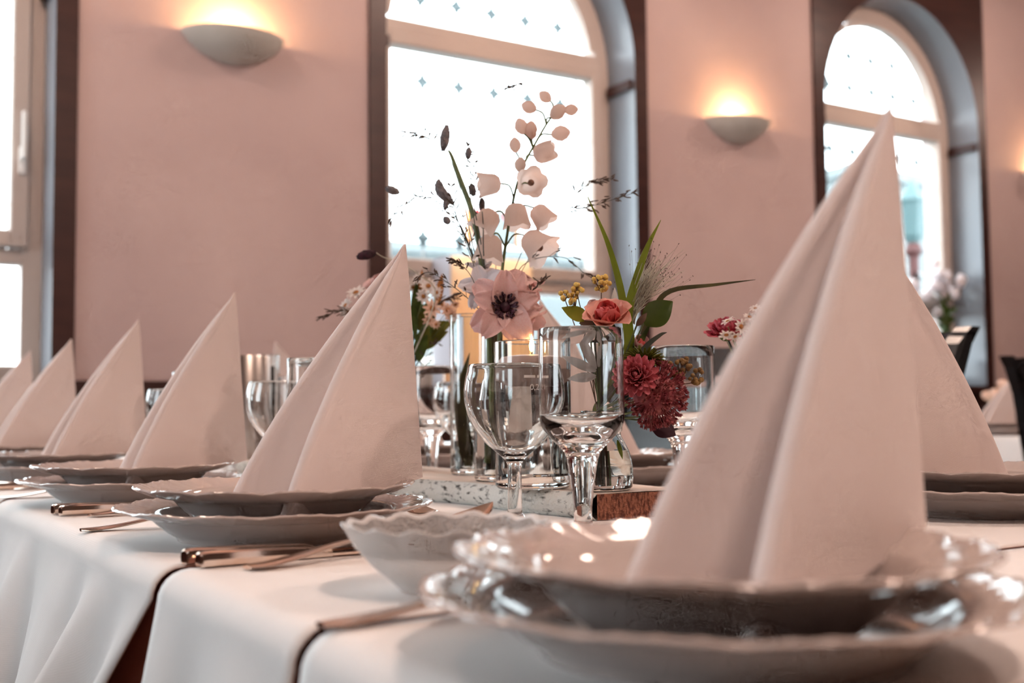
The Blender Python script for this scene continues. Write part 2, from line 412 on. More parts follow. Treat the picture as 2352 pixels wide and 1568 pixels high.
    if wi in (1,2,3):
        for (zz,pp,xs) in ((h(1.18),p1,[-.292,-.142,.008,.158,.308]),(h(.615),p1,[-.292,-.142,.008,.158,.278]),(h(1.48),p3,[-.30,-.15,0,.15,.30]),(h(1.63),p3,[-.15,0,.15])):
            for x in xs: link('star_ornament', star_me, pp, Matrix.Translation((x,.019,zz)))
        # lead cames: fine lines of the glazing
        for (x0,x1_,z0,z1_) in [(-ri,ri,h(.615)-.002,h(.615)+.002)]+[(x-.002,x+.002,z_s0,h(.615)) for x in (-.292,-.142,.008,.158,.278)]+[(ri-.06,ri-.056,z_s0,z_s1)]+[(ri-.06,ri,z,z+.004) for z in (h(.8),h(1.05))]:
            link('lead_came', MB().box(x0,x1_,.018,.022,z0,z1_).mesh('lead_came',M_lead,False), p1)
    if wi==1:
        hm=MB().bevbox(.455,.475,-.03,-.015,h(.70),h(.78),.003).bevbox(.458,.472,-.06,-.045,h(.74),h(.88),.004).box(.461,.469,-.05,-.02,h(.745),h(.76))
        link('handle', hm.mesh('handle',M_white,False), w)

# ------------------------------------------------------------------ outside
struct('ground', MB().box(-40,60,WY+.5,80,-.5,-.3), M_pave)
def far_house(name,label,x0,x1,y,z1,wins):
    t=thing(name,label,'building',((x0+x1)/2,y,-.3))
    hw=(x1-x0)/2
    part(t,'wall',MB().box(-hw,hw,0,4,0,z1),M_facade,False)
    part(t,'cornice',MB().box(-hw-.1,hw+.1,-.15,4,z1,z1+.25),M_facade,False)
    for (wx,wz) in wins:
        f=part(t,'window',MB().box(wx-.5,wx+.5,-.04,.02,wz,wz+1.6),M_frame,False)
        part(f,'pane',MB().box(wx-.4,wx+.4,-.06,-.03,wz+.1,wz+1.5),M_teal,False)
    return t
far_house('town_house','pale low building across the street behind the middle window',5,19,24,4.9,[(-5,.8),(-3,.8),(-1,.8),(1,.8),(3,.8),(5,.8)])
far_house('shop_house','pale tall building across the street behind the right window',20.5,27,18,6.5,[(-2,.6),(0,.6),(2,.6),(-2,3.4),(0,3.4),(2,3.4)])
sg=thing('shop_sign','white sign with red top and orange edges outside the middle window','sign',(7.275,12,-.3))
part(sg,'board',MB().box(-.34,.34,0,.04,2.85+.35,3.28+.35),M_facade,False)
for xa,xb in ((-.34,-.08),(.14,.34)): part(sg,'red_band',MB().box(xa,xb,-.02,.0,3.53,3.63),M_red,False)
for x in (-.36,.34): part(sg,'orange_edge',MB().box(x-.015,x+.02,-.03,.05,3.18,3.63),M_orn,False)
part(sg,'post',MB().box(-.03,.03,.04,.1,0,3.3),M_facade,False)
lp=thing('street_lamp','red brown lamp post with teal lantern outside the right window','street lamp',(8.85,7.0,-.3))
part(lp,'post',MB().lathe([(.12,0),(.12,.3),(.055,.4),(.05,2.55),(.09,2.6),(.06,2.68),(0,2.7)],16),M_post)
part(lp,'lantern',MB().lathe([(.05,2.68),(.10,2.75),(.14,3.05),(.16,3.08),(.03,3.25),(0,3.3)],6),M_teal,False)

# ------------------------------------------------------------------ wall lamps
def sconce(cx, label):
    t=thing('wall_sconce',label,'wall lamp',(cx,WY,CAMZ+1.075),0,'bowl shaped wall lamps')
    prof=[(.004,0),(.05,.006),(.10,.026),(.138,.052),(.158,.078),(.162,.086),(.157,.086),(.135,.056),(.10,.034),(.05,.014),(.004,.009)]
    mb=MB().lathe(prof,32,arc=(math.pi,2*math.pi)); mb.V=[(x,y*.82,z) for x,y,z in mb.V]
    part(t,'bowl',mb,M_sconce)
    part(t,'back_plate',MB().box(-.06,.06,-.008,0,.02,.075),M_sconce,False)
    part(t,'bulb',MB().ball((0,-.05,.06),(.045,.018,.018)),M_bulb)
    l=bpy.data.lights.new('sconce_light','POINT'); l.energy=4.2; l.color=(1,.55,.24); l.shadow_soft_size=.02
    o=bpy.data.objects.new('sconce_light',l); COL.objects.link(o); o.parent=t; o.location=(0,-.055,.088)
sconce(1.118,'large bowl wall lamp glowing between left and middle windows')
sconce(3.21,'smaller looking bowl wall lamp glowing between middle and right windows')
sconce(5.30,'bowl wall lamp on the pier right of the right window')

# added pendant lamps, all out of view: warm fill and wash on the window wall
def pendant(x,y,label,e):
    t=thing('added_pendant',label,'lamp',(x,y,2.72),0,'added pendants for fill and wall wash')
    part(t,'cord',MB().tube([(0,0,.3),(0,0,ZC-2.72)],.006),M_black)
    part(t,'shade',MB().lathe([(.03,.3),(.06,.28),(.17,.10),(.175,.08),(.165,.09),(.055,.26),(.03,.28)],32),M_sconce)
    part(t,'bulb',MB().ball((0,0,.16),.045),M_bulb)
    l=bpy.data.lights.new('added_pendant_light','POINT'); l.energy=e; l.color=(1,.73,.61); l.shadow_soft_size=.16
    o=bpy.data.objects.new('added_pendant_light',l); COL.objects.link(o); o.parent=t; o.location=(0,0,.02)
pendant(.5,-.6,'added fill pendant hanging high above the camera end of the table',FILL)
pendant(2.7,.1,'added fill pendant hanging high right of the long table',FILL)
pendant(.1,2.5,'added wall wash pendant hanging before the left window',WASH)
pendant(2.17,2.5,'added wall wash pendant hanging before the middle window',WASH)
pendant(4.26,2.5,'added wall wash pendant hanging before the right window',WASH)
pendant(6.3,2.5,'added wall wash pendant hanging before the rightmost window',WASH)

# ------------------------------------------------------------------ the long table and its cloths
TZ=.75; XE=.200; XF=1.145; YN=-.75; YF=2.98
tb=thing('dining_table','long dining table hidden under white cloths','table',((XE+XF)/2,1.1,0))
part(tb,'table_top',MB().bevbox(XE+.02,XF-.02,YN+.02,YF-.02,TZ-.035,TZ-.006,.004),M_dark,False,world=True)
for x in (XE+.07,XF-.07):
    for y in (YN+.1,1.1,YF-.1): part(tb,'leg',MB().bevbox(x-.03,x+.03,y-.03,y+.03,0,TZ-.035,.004),M_dark,False,world=True)

def cloth_mb(y0,y1,drop,top,gap,rc=.02,slant=(0,0),seed=1,amp=.010,dy=.012,flip_hem=0):
    r=random.Random(seed); ph=[r.uniform(0,6.28) for _ in range(6)]; lam=[.31,.17,.11,.23,.075,.13]
    def wv(y): return sum(math.sin(2*math.pi*y/l+p)*w for l,p,w in zip(lam,ph,(.5,.8,.7,.4,.25,.4)))/2.2
    ny=max(4,int((y1-y0)/dy)); rows=[]
    for i in range(ny+1):
        y=y0+(y1-y0)*i/ny; row=[]
        wl=max(0,1-(y-y0)/.3)*slant[0]; wr=max(0,1-(y1-y)/.3)*slant[1]
        for side in (-1,1):
            seg=[]
            for k in range(15):      # hanging part from the hem up
                dz=drop*(1-k/14); f=min(1,dz/.12)
                x=(XE-gap) if side<0 else (XF+gap)
                off=amp*f*max(0,wv(y+(3 if side>0 else 0))+.9)+.004*f
                hem=.0008 if dz>drop-.012 else 0
                seg.append((x+side*(off+hem),y+(wl-wr)*dz,top-rc-dz))
            for k in range(1,6):     # rounded edge
                a=math.pi/2*k/6
                x=(XE-gap+rc*(1-math.cos(a))) if side<0 else (XF+gap-rc*(1-math.cos(a)))
                seg.append((x,y,top-rc+rc*math.sin(a)))
            if side<0:
                row+=seg
                for k in range(13): row.append((XE-gap+rc+(XF+gap-rc-(XE-gap+rc))*k/12, y, top+.0003*math.sin(9*y+k)))
            else: row+=seg[::-1]
        rows.append(row)
    return MB().grid(rows)
def cloth(name,label,*a,m=M_cloth,cat='tablecloth',group=None,th=.0011,**kw):
    o=link(name, cloth_mb(*a,**kw).mesh(name,m,True,180)); tag(o,label,cat,group)
    so=o.modifiers.new('thickness','SOLIDIFY'); so.thickness=th; so.offset=-1
    return o
cloth('under_cloth','salmon coloured undercloth showing between the white cloths',YN,YF,.185,TZ-.0025,-.004,m=M_under,seed=3,amp=.0,dy=.03)
cloth('tablecloth','white tablecloth at the near end below the closest plates',YN-.01,.498,.19,TZ,.003,seed=11,amp=.022,slant=(0,.25))
cloth('tablecloth','narrow white cloth strip between the closest and second settings',.508,.742,.19,TZ,.003,seed=5,amp=.022,slant=(.0,.12))
cloth('tablecloth','white tablecloth with slanting hem below the second and third plates',.756,1.462,.19,TZ,.003,seed=8,amp=.030,slant=(.75,0))
cloth('tablecloth','white tablecloth below the fourth and fifth plates',1.474,2.2,.19,TZ,.003,seed=9,amp=.024)
cloth('tablecloth','white tablecloth at the far end by the window wall',2.212,YF+.01,.19,TZ,.003,seed=10,amp=.024)

# ------------------------------------------------------------------ crockery, napkins, cutlery, glasses (prototype meshes)
def plate_mesh(R,h,name,soup=False):
    def mod(r,z,a):
        f=max(0,(r/R-.78)/.22)
        lob=abs(math.sin(a*7))          # 14 scallops
        sc=(lob**.6-.6)*.015*f
        rid=.0004*f*math.cos(a*14*4)*(1 if f<.97 else 0)
        return r*(1+sc), z+f*f*(lob**.7-.5)*.0019+rid
    f=.50 if soup else .61; g=.72 if soup else .775
    pr=[(0,.003),((f-.05)*R,.003),((f-.045)*R,0),(f*R,0),((f+.012)*R,.003)]
    pr+=[((f+.012+(g-f-.012)*u)*R,.003+(.70*h-.003)*(u**1.25)) for u in (.25,.5,.75,.92)]+[(g*R,.70*h)]
    pr+=[((g+.04)*R,.745*h),(.88*R,.83*h),(.96*R,.94*h),(.995*R,.985*h),(1.0*R,h),(.992*R,h+.0012),(.96*R,.96*h+.002),(.88*R,.85*h+.0026),((g+.04)*R,.77*h+.003),((g-.01)*R,.70*h+.003)]
    pr+=[((f+.012+(g-f-.012)*u)*R,.0075+(.70*h-.0045)*(u**1.25)) for u in (.85,.6,.35,.15)]+[((f-.02)*R,.0076),((f-.1)*R,.0072),(0,.007)]
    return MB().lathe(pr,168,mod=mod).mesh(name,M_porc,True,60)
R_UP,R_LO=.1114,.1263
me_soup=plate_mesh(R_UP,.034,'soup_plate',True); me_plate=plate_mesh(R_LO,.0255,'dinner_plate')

def napkin_mesh(rot,half,name,H=.204,L=.182,seed=0):
    mb=MB(); r=random.Random(seed)
    for side in (1,-1):
        a=R_(rot+side*half); d=Vector((-math.cos(a),-math.sin(a),0)); n=Vector((math.sin(a),-math.cos(a),0))*side  # outward
        rows=[]; nt=22; nv=14; wob=r.uniform(-.002,.003)
        for i in range(nt+1):
            t=i/nt; w=L*(1-t)+.085*L*math.sin(math.pi*t)*(1-t*.5); w=max(w,.0015)
            z=H*t; ring=[]
            def pt(v,o):
                bul=(.006+wob)*math.sin(math.pi*v)*(1-t)*(.4+.6*t)
                zz=z-.085*v*L*(1-t)
                return d*(v*w)+n*(bul+o)+Vector((0,0,zz))
            th=lambda v:(.0011+.0042*max(0,(v-.80)/.20)**1.5*min(1,(1-t)*3+.25))*min(1,(1-t)*6+.25)
            for j in range(nv+1): v=j/nv; ring.append(pt(v,th(v)))
            rr=th(1.0)
            for k in range(1,6):
                b=math.pi/2-math.pi*k/6; ring.append(pt(1,rr*math.sin(b))+d*(rr*math.cos(b)))
            for j in range(nv,-1,-1): v=j/nv; ring.append(pt(v,-th(v)))
            rows.append(ring)
        mb.grid(rows,closed=True)
    tilt=Matrix.Rotation(R_(-4.2),4,'Y')
    mb.xf(tilt)
    return mb.mesh(name,M_nap,True,70)

def knife_parts():
    h=MB(); rows=[]
    for x,w,t in ((0,.0105,.0085),(.001,.0122,.0098),(.004,.0130,.0105),(.04,.0118,.0098),(.085,.0088,.0076),(.092,.0075,.0060)):
        ring=[]
        for k in range(10):
            a=2*math.pi*k/10; ca,sa=math.cos(a),math.sin(a)
            ring.append((x,w*math.copysign(abs(ca)**.7,ca)*.62,t*.5+.5*t*math.copysign(abs(sa)**.45,sa)))
        rows.append(ring)
    h.grid(rows,closed=True); h.F.append(tuple(range(9,-1,-1))); n=len(rows); h.F.append(tuple(range((n-1)*10,n*10)))
    b=MB(); rows=[]
    for x,y0,y1 in ((.090,-.004,.004),(.10,-.005,.006),(.13,-.006,.009),(.17,-.006,.010),(.195,-.004,.009),(.208,.002,.007)):
        rows.append([(x,y0,.0012),(x,(y0+y1)/2,.0004),(x,y1,.001),(x,y1,.0016),(x,(y0+y1)/2,.0026),(x,y0,.0026)])
    b.grid(rows,closed=True); b.F.append(tuple(range(5,-1,-1))); b.F.append(tuple(range(30,36)))
    return h,b
def flat_handle(L,zf):
    rows=[]
    for i in range(17):
        s=i/16; x=s*L
        w=.0085*(1-s)**1.2+.0028 if s>.06 else .006+.004*(s/.06)
        z=zf(s); t=.0022
        ring=[]
        for k in range(10):
            a=2*math.pi*k/10; ring.append((x,w*math.cos(a),z+t*.5+t*.6*math.sin(a)))
        rows.append(ring)
    m=MB().grid(rows,closed=True); m.F.append(tuple(range(9,-1,-1))); m.F.append(tuple(range(160,170))); return m
def spoon_bowl(x0,L,w,d,z0):
    rows=[]
    for i in range(15):
        u=i/14; x=x0+L*u; hw=max(.0006,w*(math.sin(math.pi*u**.8))**.7*(1 if u<.98 else .4))
        dep=d*math.sin(math.pi*min(1,u*1.02))**.8; zr=z0+.006*(u-.2)**2*3
        row=[]
        for j in range(9):
            v=-1+2*j/8; row.append((x,v*hw,zr-dep*(1-v*v)))
        for j in range(8,-1,-1):
            v=-1+2*j/8; row.append((x,v*hw*.93,zr+.0012-dep*(1-v*v)))
        rows.append(row)
    return MB().grid(rows,closed=True)
def zf_spoon(s): return .0002+.012*math.sin(math.pi*s*.9)**2*(.35+.65*s)
kh,kb=knife_parts()
me_kh=kh.mesh('handle',M_steel,True,25); me_kb=kb.mesh('blade',M_steel,True,30)
me_sh=flat_handle(.14,zf_spoon).mesh('handle',M_steel,True,60); me_sb=spoon_bowl(.136,.066,.0215,.011,.0125).mesh('bowl',M_steel,True,80)
me_dh=flat_handle(.10,zf_spoon).mesh('handle',M_steel,True,60); me_db=spoon_bowl(.097,.045,.0145,.008,.0095).mesh('bowl',M_steel,True,80)
fk=MB().grid([[(x,-w,z),(x,w,z),(x,w,z+.0018),(x,-w,z+.0018)] for x,w,z in ((.138,.0035,.006),(.15,.009,.003),(.162,.012,.002),(.168,.0125,.002))],closed=True)
me_fh=flat_handle(.14,zf_spoon).mesh('handle',M_steel,True,60); me_fb=fk.mesh('fork_root',M_steel,False)
me_ft=MB().grid([[(x,-w,z),(x,w,z),(x,w,z+.0016),(x,-w,z+.0016)] for x,w,z in ((.166,.0019,.002),(.19,.0016,.003),(.208,.0005,.007))],closed=True).mesh('tine',M_steel,False)

def knife(loc,rz,label,group):
    t=thing('table_knife',label,'knife',loc,rz,group); link('handle',me_kh,t); link('blade',me_kb,t); return t
def spoon(loc,rz,label,group):
    t=thing('soup_spoon',label,'spoon',loc,rz,group); t.rotation_euler=(0,R_(-1.6),rz); link('handle',me_sh,t); link('bowl',me_sb,t); return t
def dspoon(loc,rz,label,group):
    t=thing('dessert_spoon',label,'spoon',loc,rz,group); link('handle',me_dh,t); link('bowl',me_db,t); return t
def fork(loc,rz,label,group):
    t=thing('dinner_fork',label,'fork',loc,rz,group); link('handle',me_fh,t); link('fork_root',me_fb,t)
    for k in range(4): link('tine',me_ft,t,Matrix.Translation((0,-.0095+k*.00633,0)))
    return t

def smooth_prof(prof,k=3):
    """rounds the gentle corners of a lathe profile, keeps the sharp ones"""
    out=[prof[0]]
    for i in range(len(prof)-1):
        p0=prof[max(i-1,0)];p1=prof[i];p2=prof[i+1];p3=prof[min(i+2,len(prof)-1)]
        def ang(a,b,c):
            v1=(b[0]-a[0],b[1]-a[1]);v2=(c[0]-b[0],c[1]-b[1]);n1=math.hypot(*v1);n2=math.hypot(*v2)
            if n1<1e-9 or n2<1e-9: return 180
            return math.degrees(math.acos(max(-1,min(1,(v1[0]*v2[0]+v1[1]*v2[1])/n1/n2))))
        L=math.hypot(p2[0]-p1[0],p2[1]-p1[1])
        L0=math.hypot(p1[0]-p0[0],p1[1]-p0[1]); L3=math.hypot(p3[0]-p2[0],p3[1]-p2[1])
        s1=ang(p0,p1,p2)<55; s2=ang(p1,p2,p3)<55
        if L>.003 and (s1 or s2) and i>0:
            t0=((p2[0]-p0[0])/(L+L0)*L,(p2[1]-p0[1])/(L+L0)*L) if s1 else (p2[0]-p1[0],p2[1]-p1[1])
            t1=((p3[0]-p1[0])/(L+L3)*L,(p3[1]-p1[1])/(L+L3)*L) if s2 else (p2[0]-p1[0],p2[1]-p1[1])
            for j in range(1,k+1):
                t=j/(k+1);a=2*t**3-3*t*t+1;b=t**3-2*t*t+t;c=-2*t**3+3*t*t;d=t**3-t*t
                out.append((max(0,a*p1[0]+b*t0[0]+c*p2[0]+d*t1[0]),a*p1[1]+b*t0[1]+c*p2[1]+d*t1[1]))
        out.append(p2)
    return out
wine_prof=[(0,0),(.0325,0),(.0335,.0012),(.030,.0028),(.013,.0062),(.0072,.011),(.0062,.018),(.0062,.050),(.0075,.056),(.015,.0632),(.028,.075),(.0385,.0915),(.0430,.109),(.0425,.124),(.0392,.1385),(.0388,.1392),(.0383,.1385),(.0416,.124),(.0421,.109),(.0376,.0925),(.027,.0768),(.014,.0655),(.006,.0625),(0,.062)]
gob_prof=[(0,0),(.0315,0),(.0325,.0012),(.028,.0035),(.0105,.0075),(.0074,.013),(.0082,.032),(.0118,.057),(.0140,.0655),(.018,.0705),(.026,.0785),(.0320,.0865),(.0337,.095),(.0334,.1632),(.0330,.1640),(.0325,.1632),(.0327,.0965),(.0295,.0895),(.021,.083),(.010,.079),(0,.078)]
def crown(prof,name,m,cuts,n=72):
    pr=smooth_prof(prof,6); out={}
    i0=next(i for i,p in enumerate(pr) if p[1]>=cuts[0]-1e-9 and i>3); i1=next(i for i,p in enumerate(pr) if p[1]>=cuts[1]-1e-9 and i>i0)
    for nm,seg in (('foot',pr[:i0+1]),('stem',pr[i0:i1+1]),('bowl',pr[i1:])): out[nm]=MB().lathe(seg,n,fine=.0012).mesh(nm,m,True,60)
    return out
# split each stem glass in bowl, stem and foot
def glass_thing(kind,loc,label,group,mark=False):
    t=thing(kind,label,'glass',loc,0,group)
    for nm,me in GL[kind].items(): link(nm,me,t)
    if mark:
        z=.1265; r=.0424
        for ang0,ang1 in ((-.36,-.13),(-.09,.14)):
            row=[]
            for zz in (z,z+.0022): row.append([((r+.0003)*math.sin(a),-(r+.0003)*math.cos(a),zz) for a in np.linspace(ang0,ang1,8)])
            part(t,'fill_line',MB().grid(row),M_white)
        cu=bpy.data.curves.new('fill_mark','FONT'); cu.body='0,2 l'; cu.size=.0068; cu.align_x='CENTER'; cu.extrude=.0
        cu.materials.append(M_white)
        tm=bpy.data.objects.new('tmp',cu); COL.objects.link(tm); dg=bpy.context.evaluated_depsgraph_get(); me=bpy.data.meshes.new_from_object(tm.evaluated_get(dg))
        bpy.data.objects.remove(tm)
        for v in me.vertices:   # wrap round the bowl
            a=v.co.x/r-.11; v.co=Vector(((r+.0008)*math.sin(a),-(r+.0008)*math.cos(a),.1165+v.co.y))
        if not me.materials: me.materials.append(M_white)
        link('fill_mark',me,t)
    return t
GL={'wine_glass':crown(wine_prof,'wine_glass',M_glass,(.011,.056)),'goblet':crown(gob_prof,'goblet',M_glass,(.013,.0655))}

LX=.331; RX=.945
LEFT=[('nearest',.365,8.5,10.5),('second',.889,16,12),('third',1.347,23,3.6),('fourth',1.809,22,4.6),('fifth',2.320,20,3.2),('sixth',2.78,8,4)]
FAR=[('nearest',.685,188,9),('second',1.250,184,7),('third',1.80,186,6),('fourth',2.235,186,6)]
for i,(w,y,rot,half) in enumerate(LEFT):
    g='window side'
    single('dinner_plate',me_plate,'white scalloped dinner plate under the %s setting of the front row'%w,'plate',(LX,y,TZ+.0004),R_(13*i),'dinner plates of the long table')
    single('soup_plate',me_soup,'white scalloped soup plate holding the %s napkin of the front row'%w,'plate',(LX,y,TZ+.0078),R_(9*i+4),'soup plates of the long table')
    nk=link('napkin',napkin_mesh(rot,half,'napkin',seed=i)); nk.location=(LX+.1325,y,TZ+.0425)
    tag(nk,{'nearest':'largest folded napkin standing in the closest plate at right','second':'folded pale napkin standing beside the wine glass'}.get(w,'folded pale napkin standing in the %s plate of the front row'%w),'napkin','folded napkins')
for i,(w,y,rot,half) in enumerate(FAR):
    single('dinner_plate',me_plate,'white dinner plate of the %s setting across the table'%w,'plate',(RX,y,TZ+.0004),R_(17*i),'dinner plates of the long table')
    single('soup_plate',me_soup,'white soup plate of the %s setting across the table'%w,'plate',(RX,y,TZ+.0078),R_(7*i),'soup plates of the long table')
    nk=link('napkin',napkin_mesh(rot,half,'napkin',seed=20+i)); nk.location=(RX-.1325,y,TZ+.0425)
    # lean the other way: mirror the lean by turning the mesh tilt
    nk.matrix_world=Matrix.Translation((RX-.1325,y,TZ+.0425))@Matrix.Rotation(R_(8.4),4,'Y')
    tag(nk,'folded napkin of the %s setting across the table'%w,'napkin','folded napkins')

cut=[('nearest',.365),('second',.889),('third',1.347),('fourth',1.809),('fifth',2.32)]
for i,(w,y) in enumerate(cut):
    z=TZ+.0006
    knife((.219,y-.130,z),R_(3),'table knife beside the %s plate of the front row'%w,'table knives')
    knife((.222,y-.152,z),R_(1.5),'second knife beside the %s plate of the front row'%w,'table knives')
    spoon((.244,y-.182,z+.0005),R_(8.2),'soup spoon right of the %s plate of the front row'%w,'soup spoons')
    fork((.207,y+.134,z),R_(-3),'dinner fork on the far side of the %s plate in the front row'%w,'dinner forks')
dspoon((.500,.795,TZ+.0006),R_(103),'small dessert spoon above the second plate of the front row','dessert spoons')

# stem glasses: front row, then across the table
for k,(w,x,y,kind) in enumerate([('second',.524,.833,'wine_glass'),('third',.524,1.395,'wine_glass'),('fourth',.524,1.885,'wine_glass'),('fifth',.524,2.40,'wine_glass')]):
    glass_thing(kind,(x,y,TZ+.0004),'round wine glass in front of the wooden slab with a fill line' if k==0 else 'round wine glass of the %s front row setting'%w,'round wine glasses',mark=(k==0))
for k,(w,x,y) in enumerate([('second',.5265,.7365),('third',.5265,1.285),('fourth',.5265,1.775),('fifth',.5265,2.29)]):
    glass_thing('goblet',(x,y,TZ+.0004),'tall straight goblet overlapping the round wine glass' if k==0 else 'tall straight goblet of the %s front row setting'%w,'tall straight goblets')
for w,x,y in (('nearest',.775,.905),('second',.775,1.455),('third',.775,1.98),):
    glass_thing('goblet',(x,y,TZ+.0004),'tall goblet of the %s setting across the table'%w,'tall straight goblets')
for w,x,y in (('second',.775,1.36),('third',.775,1.89),):
    glass_thing('wine_glass',(x,y,TZ+.0004),'wine glass of the %s setting across the table'%w,'round wine glasses')

# pressed glass bowl between the first two settings
bw=thing('glass_bowl','frosted pressed glass bowl left of the closest plate','bowl',(.312,.568,TZ+.0004))
def bmod(r,z,a):
    f=max(0,(z-.02)/.016); return r*(1+.018*f*math.cos(16*a)), z+.0012*f*math.cos(16*a)
part(bw,'bowl_body',MB().lathe([(0,.0),(.026,0),(.028,.002),(.030,.004),(.042,.014),(.052,.025),(.0585,.0365),(.0575,.0375),(.0555,.0365),(.050,.027),(.040,.017),(.028,.008),(0,.006)],96,mod=bmod),M_frost,True,70)
part(bw,'crystal_band',MB().lathe([(.0552,.0355),(.0545,.0352),(.0498,.0272),(.046,.0225),(.0468,.0222),(.0504,.0268)],96,mod=bmod),M_crys,True,70)

# ------------------------------------------------------------------ the wooden slab and what stands on it
SZ=TZ+.024
def slab():
    t=thing('wood_slab','long birch slab with bark edge carrying the glass vases','board',(.66,1.3,TZ+.0006))
    r=random.Random(4); n=60; ya,yb=.834,1.80
    def xl(y): return .600+.010*math.sin(7*y+1)+.004*math.sin(31*y)-.012*math.sin((y-ya)/(yb-ya)*math.pi)
    def xr(y): return .735+.008*math.sin(6*y)+.004*math.sin(27*y)
    L=[(xl(ya+(yb-ya)*i/n),ya+(yb-ya)*i/n) for i in range(n+1)]; Rr=[(xr(ya+(yb-ya)*i/n),ya+(yb-ya)*i/n) for i in range(n+1)]
    top=MB().grid([[(a[0]+.004,a[1],SZ),((a[0]+b[0])/2,a[1],SZ+.0002),(b[0]-.004,b[1],SZ)] for a,b in zip(L,Rr)])
    part(t,'top_face',top,M_btop,world=True)
    z0=TZ+.0006
    for nm,S,sg in (('bark_edge',L,1),('bark_edge',Rr,-1)):
        rows=[]
        for i,(x,y) in enumerate(S):
            row=[]
            for q,(dx,z) in enumerate(((.004,SZ),(-.001,SZ-.004),(-.004,SZ-.012),(-.002,z0+.005),(.003,z0))):
                j=.0016*math.sin(i*1.7+q*2.1)+r.uniform(-.001,.001); row.append((x+sg*(dx+(j if 0<q<4 else 0)),y,z))
            rows.append(row)
        part(t,nm,MB().grid(rows),M_bark,True,60,world=True)
    for nm,i,yy in (('end_face',0,-.0),('end_face',n,0)):
        a,b=L[i],Rr[i]; sg=-1 if i==0 else 1
        rows=[[(a[0]+(b[0]-a[0])*u+(.004 if u==0 else 0),a[1]+sg*.006*math.sin(math.pi*u),z) for u in np.linspace(0,1,9)] for z in (z0,(z0+SZ)/2,SZ)]
        part(t,nm,MB().grid(rows),M_bend,True,60,world=True,label='brown cut end grain')
    part(t,'bottom_face',MB().grid([[(a[0]+.003,a[1],z0),(b[0]-.003,b[1],z0)] for a,b in zip(L,Rr)]),M_bark,world=True)
slab()

def vase(name,label,loc,prof_out,th,base_th,water=None,m=M_glass_t,n=56,group=None,cat='vase'):
    """prof_out: outer (r,z) from bottom edge up; inner wall offset by th; water: fill height"""
    t=thing(name,label,cat,loc,0,group)
    inner=[(max(r-th,.001),max(z,base_th)) for r,z in prof_out if z>=base_th*.9][::-1]
    top=prof_out[-1]
    prof=[(0,0)]+prof_out+[(top[0]-th*.5,top[1]+th*.4)]+inner
    if inner[-1][1]>base_th+1e-5: prof.append((inner[-1][0],base_th))
    prof.append((0,base_th+.0005))
    part(t,'vase_body',MB().lathe(prof,n,fine=.0012),m,True,60)
    if water:
        w=[(0,base_th+.0003)]
        rr=lambda z: np.interp(z,[p[1] for p in prof_out],[p[0] for p in prof_out])-th+.0002
        for z in np.linspace(base_th+.0003,water,10): w.append((float(rr(z)),float(z)))
        w.append((0,water))
        part(t,'water',MB().lathe(w,n,fine=.001),M_water,True,50)
    return t
# positions
V_JAR=Vector((.646,.872,SZ+.0006)); V_CAND=Vector((.603,.950,SZ+.0006)); V_BOT=Vector((.638,1.058,SZ+.0006)); V_TALL=Vector((.683,1.185,SZ+.0006)); V_SMALL=Vector((.665,1.335,SZ+.0006))
V_CAND=Vector((.6115,.9385,SZ+.0006))
vase('jar_vase','small flask shaped jar holding the rose bouquet',V_JAR,[(.026,0),(.0285,.003),(.0295,.012),(.029,.024),(.026,.036),(.0215,.045),(.0185,.0505),(.0180,.054),(.0195,.0555),(.0198,.066)],.0022,.005,water=.037)
vase('bottle_vase','slender bottle vase holding the anemones and tall white blossoms',V_BOT,[(.018,0),(.0200,.003),(.0202,.06),(.0195,.085),(.015,.108),(.0115,.125),(.0110,.165),(.0118,.172)],.0018,.006,water=.070)
vase('cylinder_vase','tall straight glass cylinder behind the bottle vase',V_TALL,[(.0215,0),(.0235,.003),(.0236,.19)],.0016,.007,water=.040)
vase('small_vase','small glass vase half hidden behind the second napkin',V_SMALL,[(.022,0),(.0245,.003),(.0248,.070),(.022,.082),(.0155,.094),(.0150,.104)],.0018,.005,water=.06)
cv=vase('candle_glass','wide glass cylinder with floating pink candle',V_CAND,[(.0345,0),(.0368,.003),(.0370,.142)],.0022,.012,water=.116,cat='candle glass')
cd=thing('floating_candle','pink floating candle with small flame in the glass cylinder','candle',V_CAND+Vector((0,0,.111)))
part(cd,'wax',MB().lathe([(0,-.012),(.018,-.012),(.029,-.004),(.0325,.006),(.0325,.013),(.030,.0165),(.016,.0185),(0,.018)],40),M_candle)
part(cd,'wick',MB().tube([(0,0,.017),(.0004,0,.023)],.0007),M_wick)
part(cd,'flame',MB().lathe([(0,.021),(.0022,.024),(.0026,.028),(.0014,.034),(0,.039)],12),M_flame)

# further along the table
t=thing('bottle_cooler','brushed steel cylinder cooler beyond the third napkin','wine cooler',(.655,1.905,TZ+.0006))
part(t,'cooler_body',MB().lathe([(0,0),(.038,0),(.040,.002),(.0405,.195),(.0395,.197),(.038,.195),(.0375,.004),(0,.004)],48),M_steel_b)
t=vase('slim_glass_tube','slim clear glass tube with dark candle near the steel cooler',Vector((.735,2.02,TZ+.0006)),[(.019,0),(.021,.003),(.021,.205)],.002,.01,cat='candle glass')
part(t,'dark_candle',MB().lathe([(0,.0105),(.012,.0105),(.012,.185),(0,.186)],24),M_black)

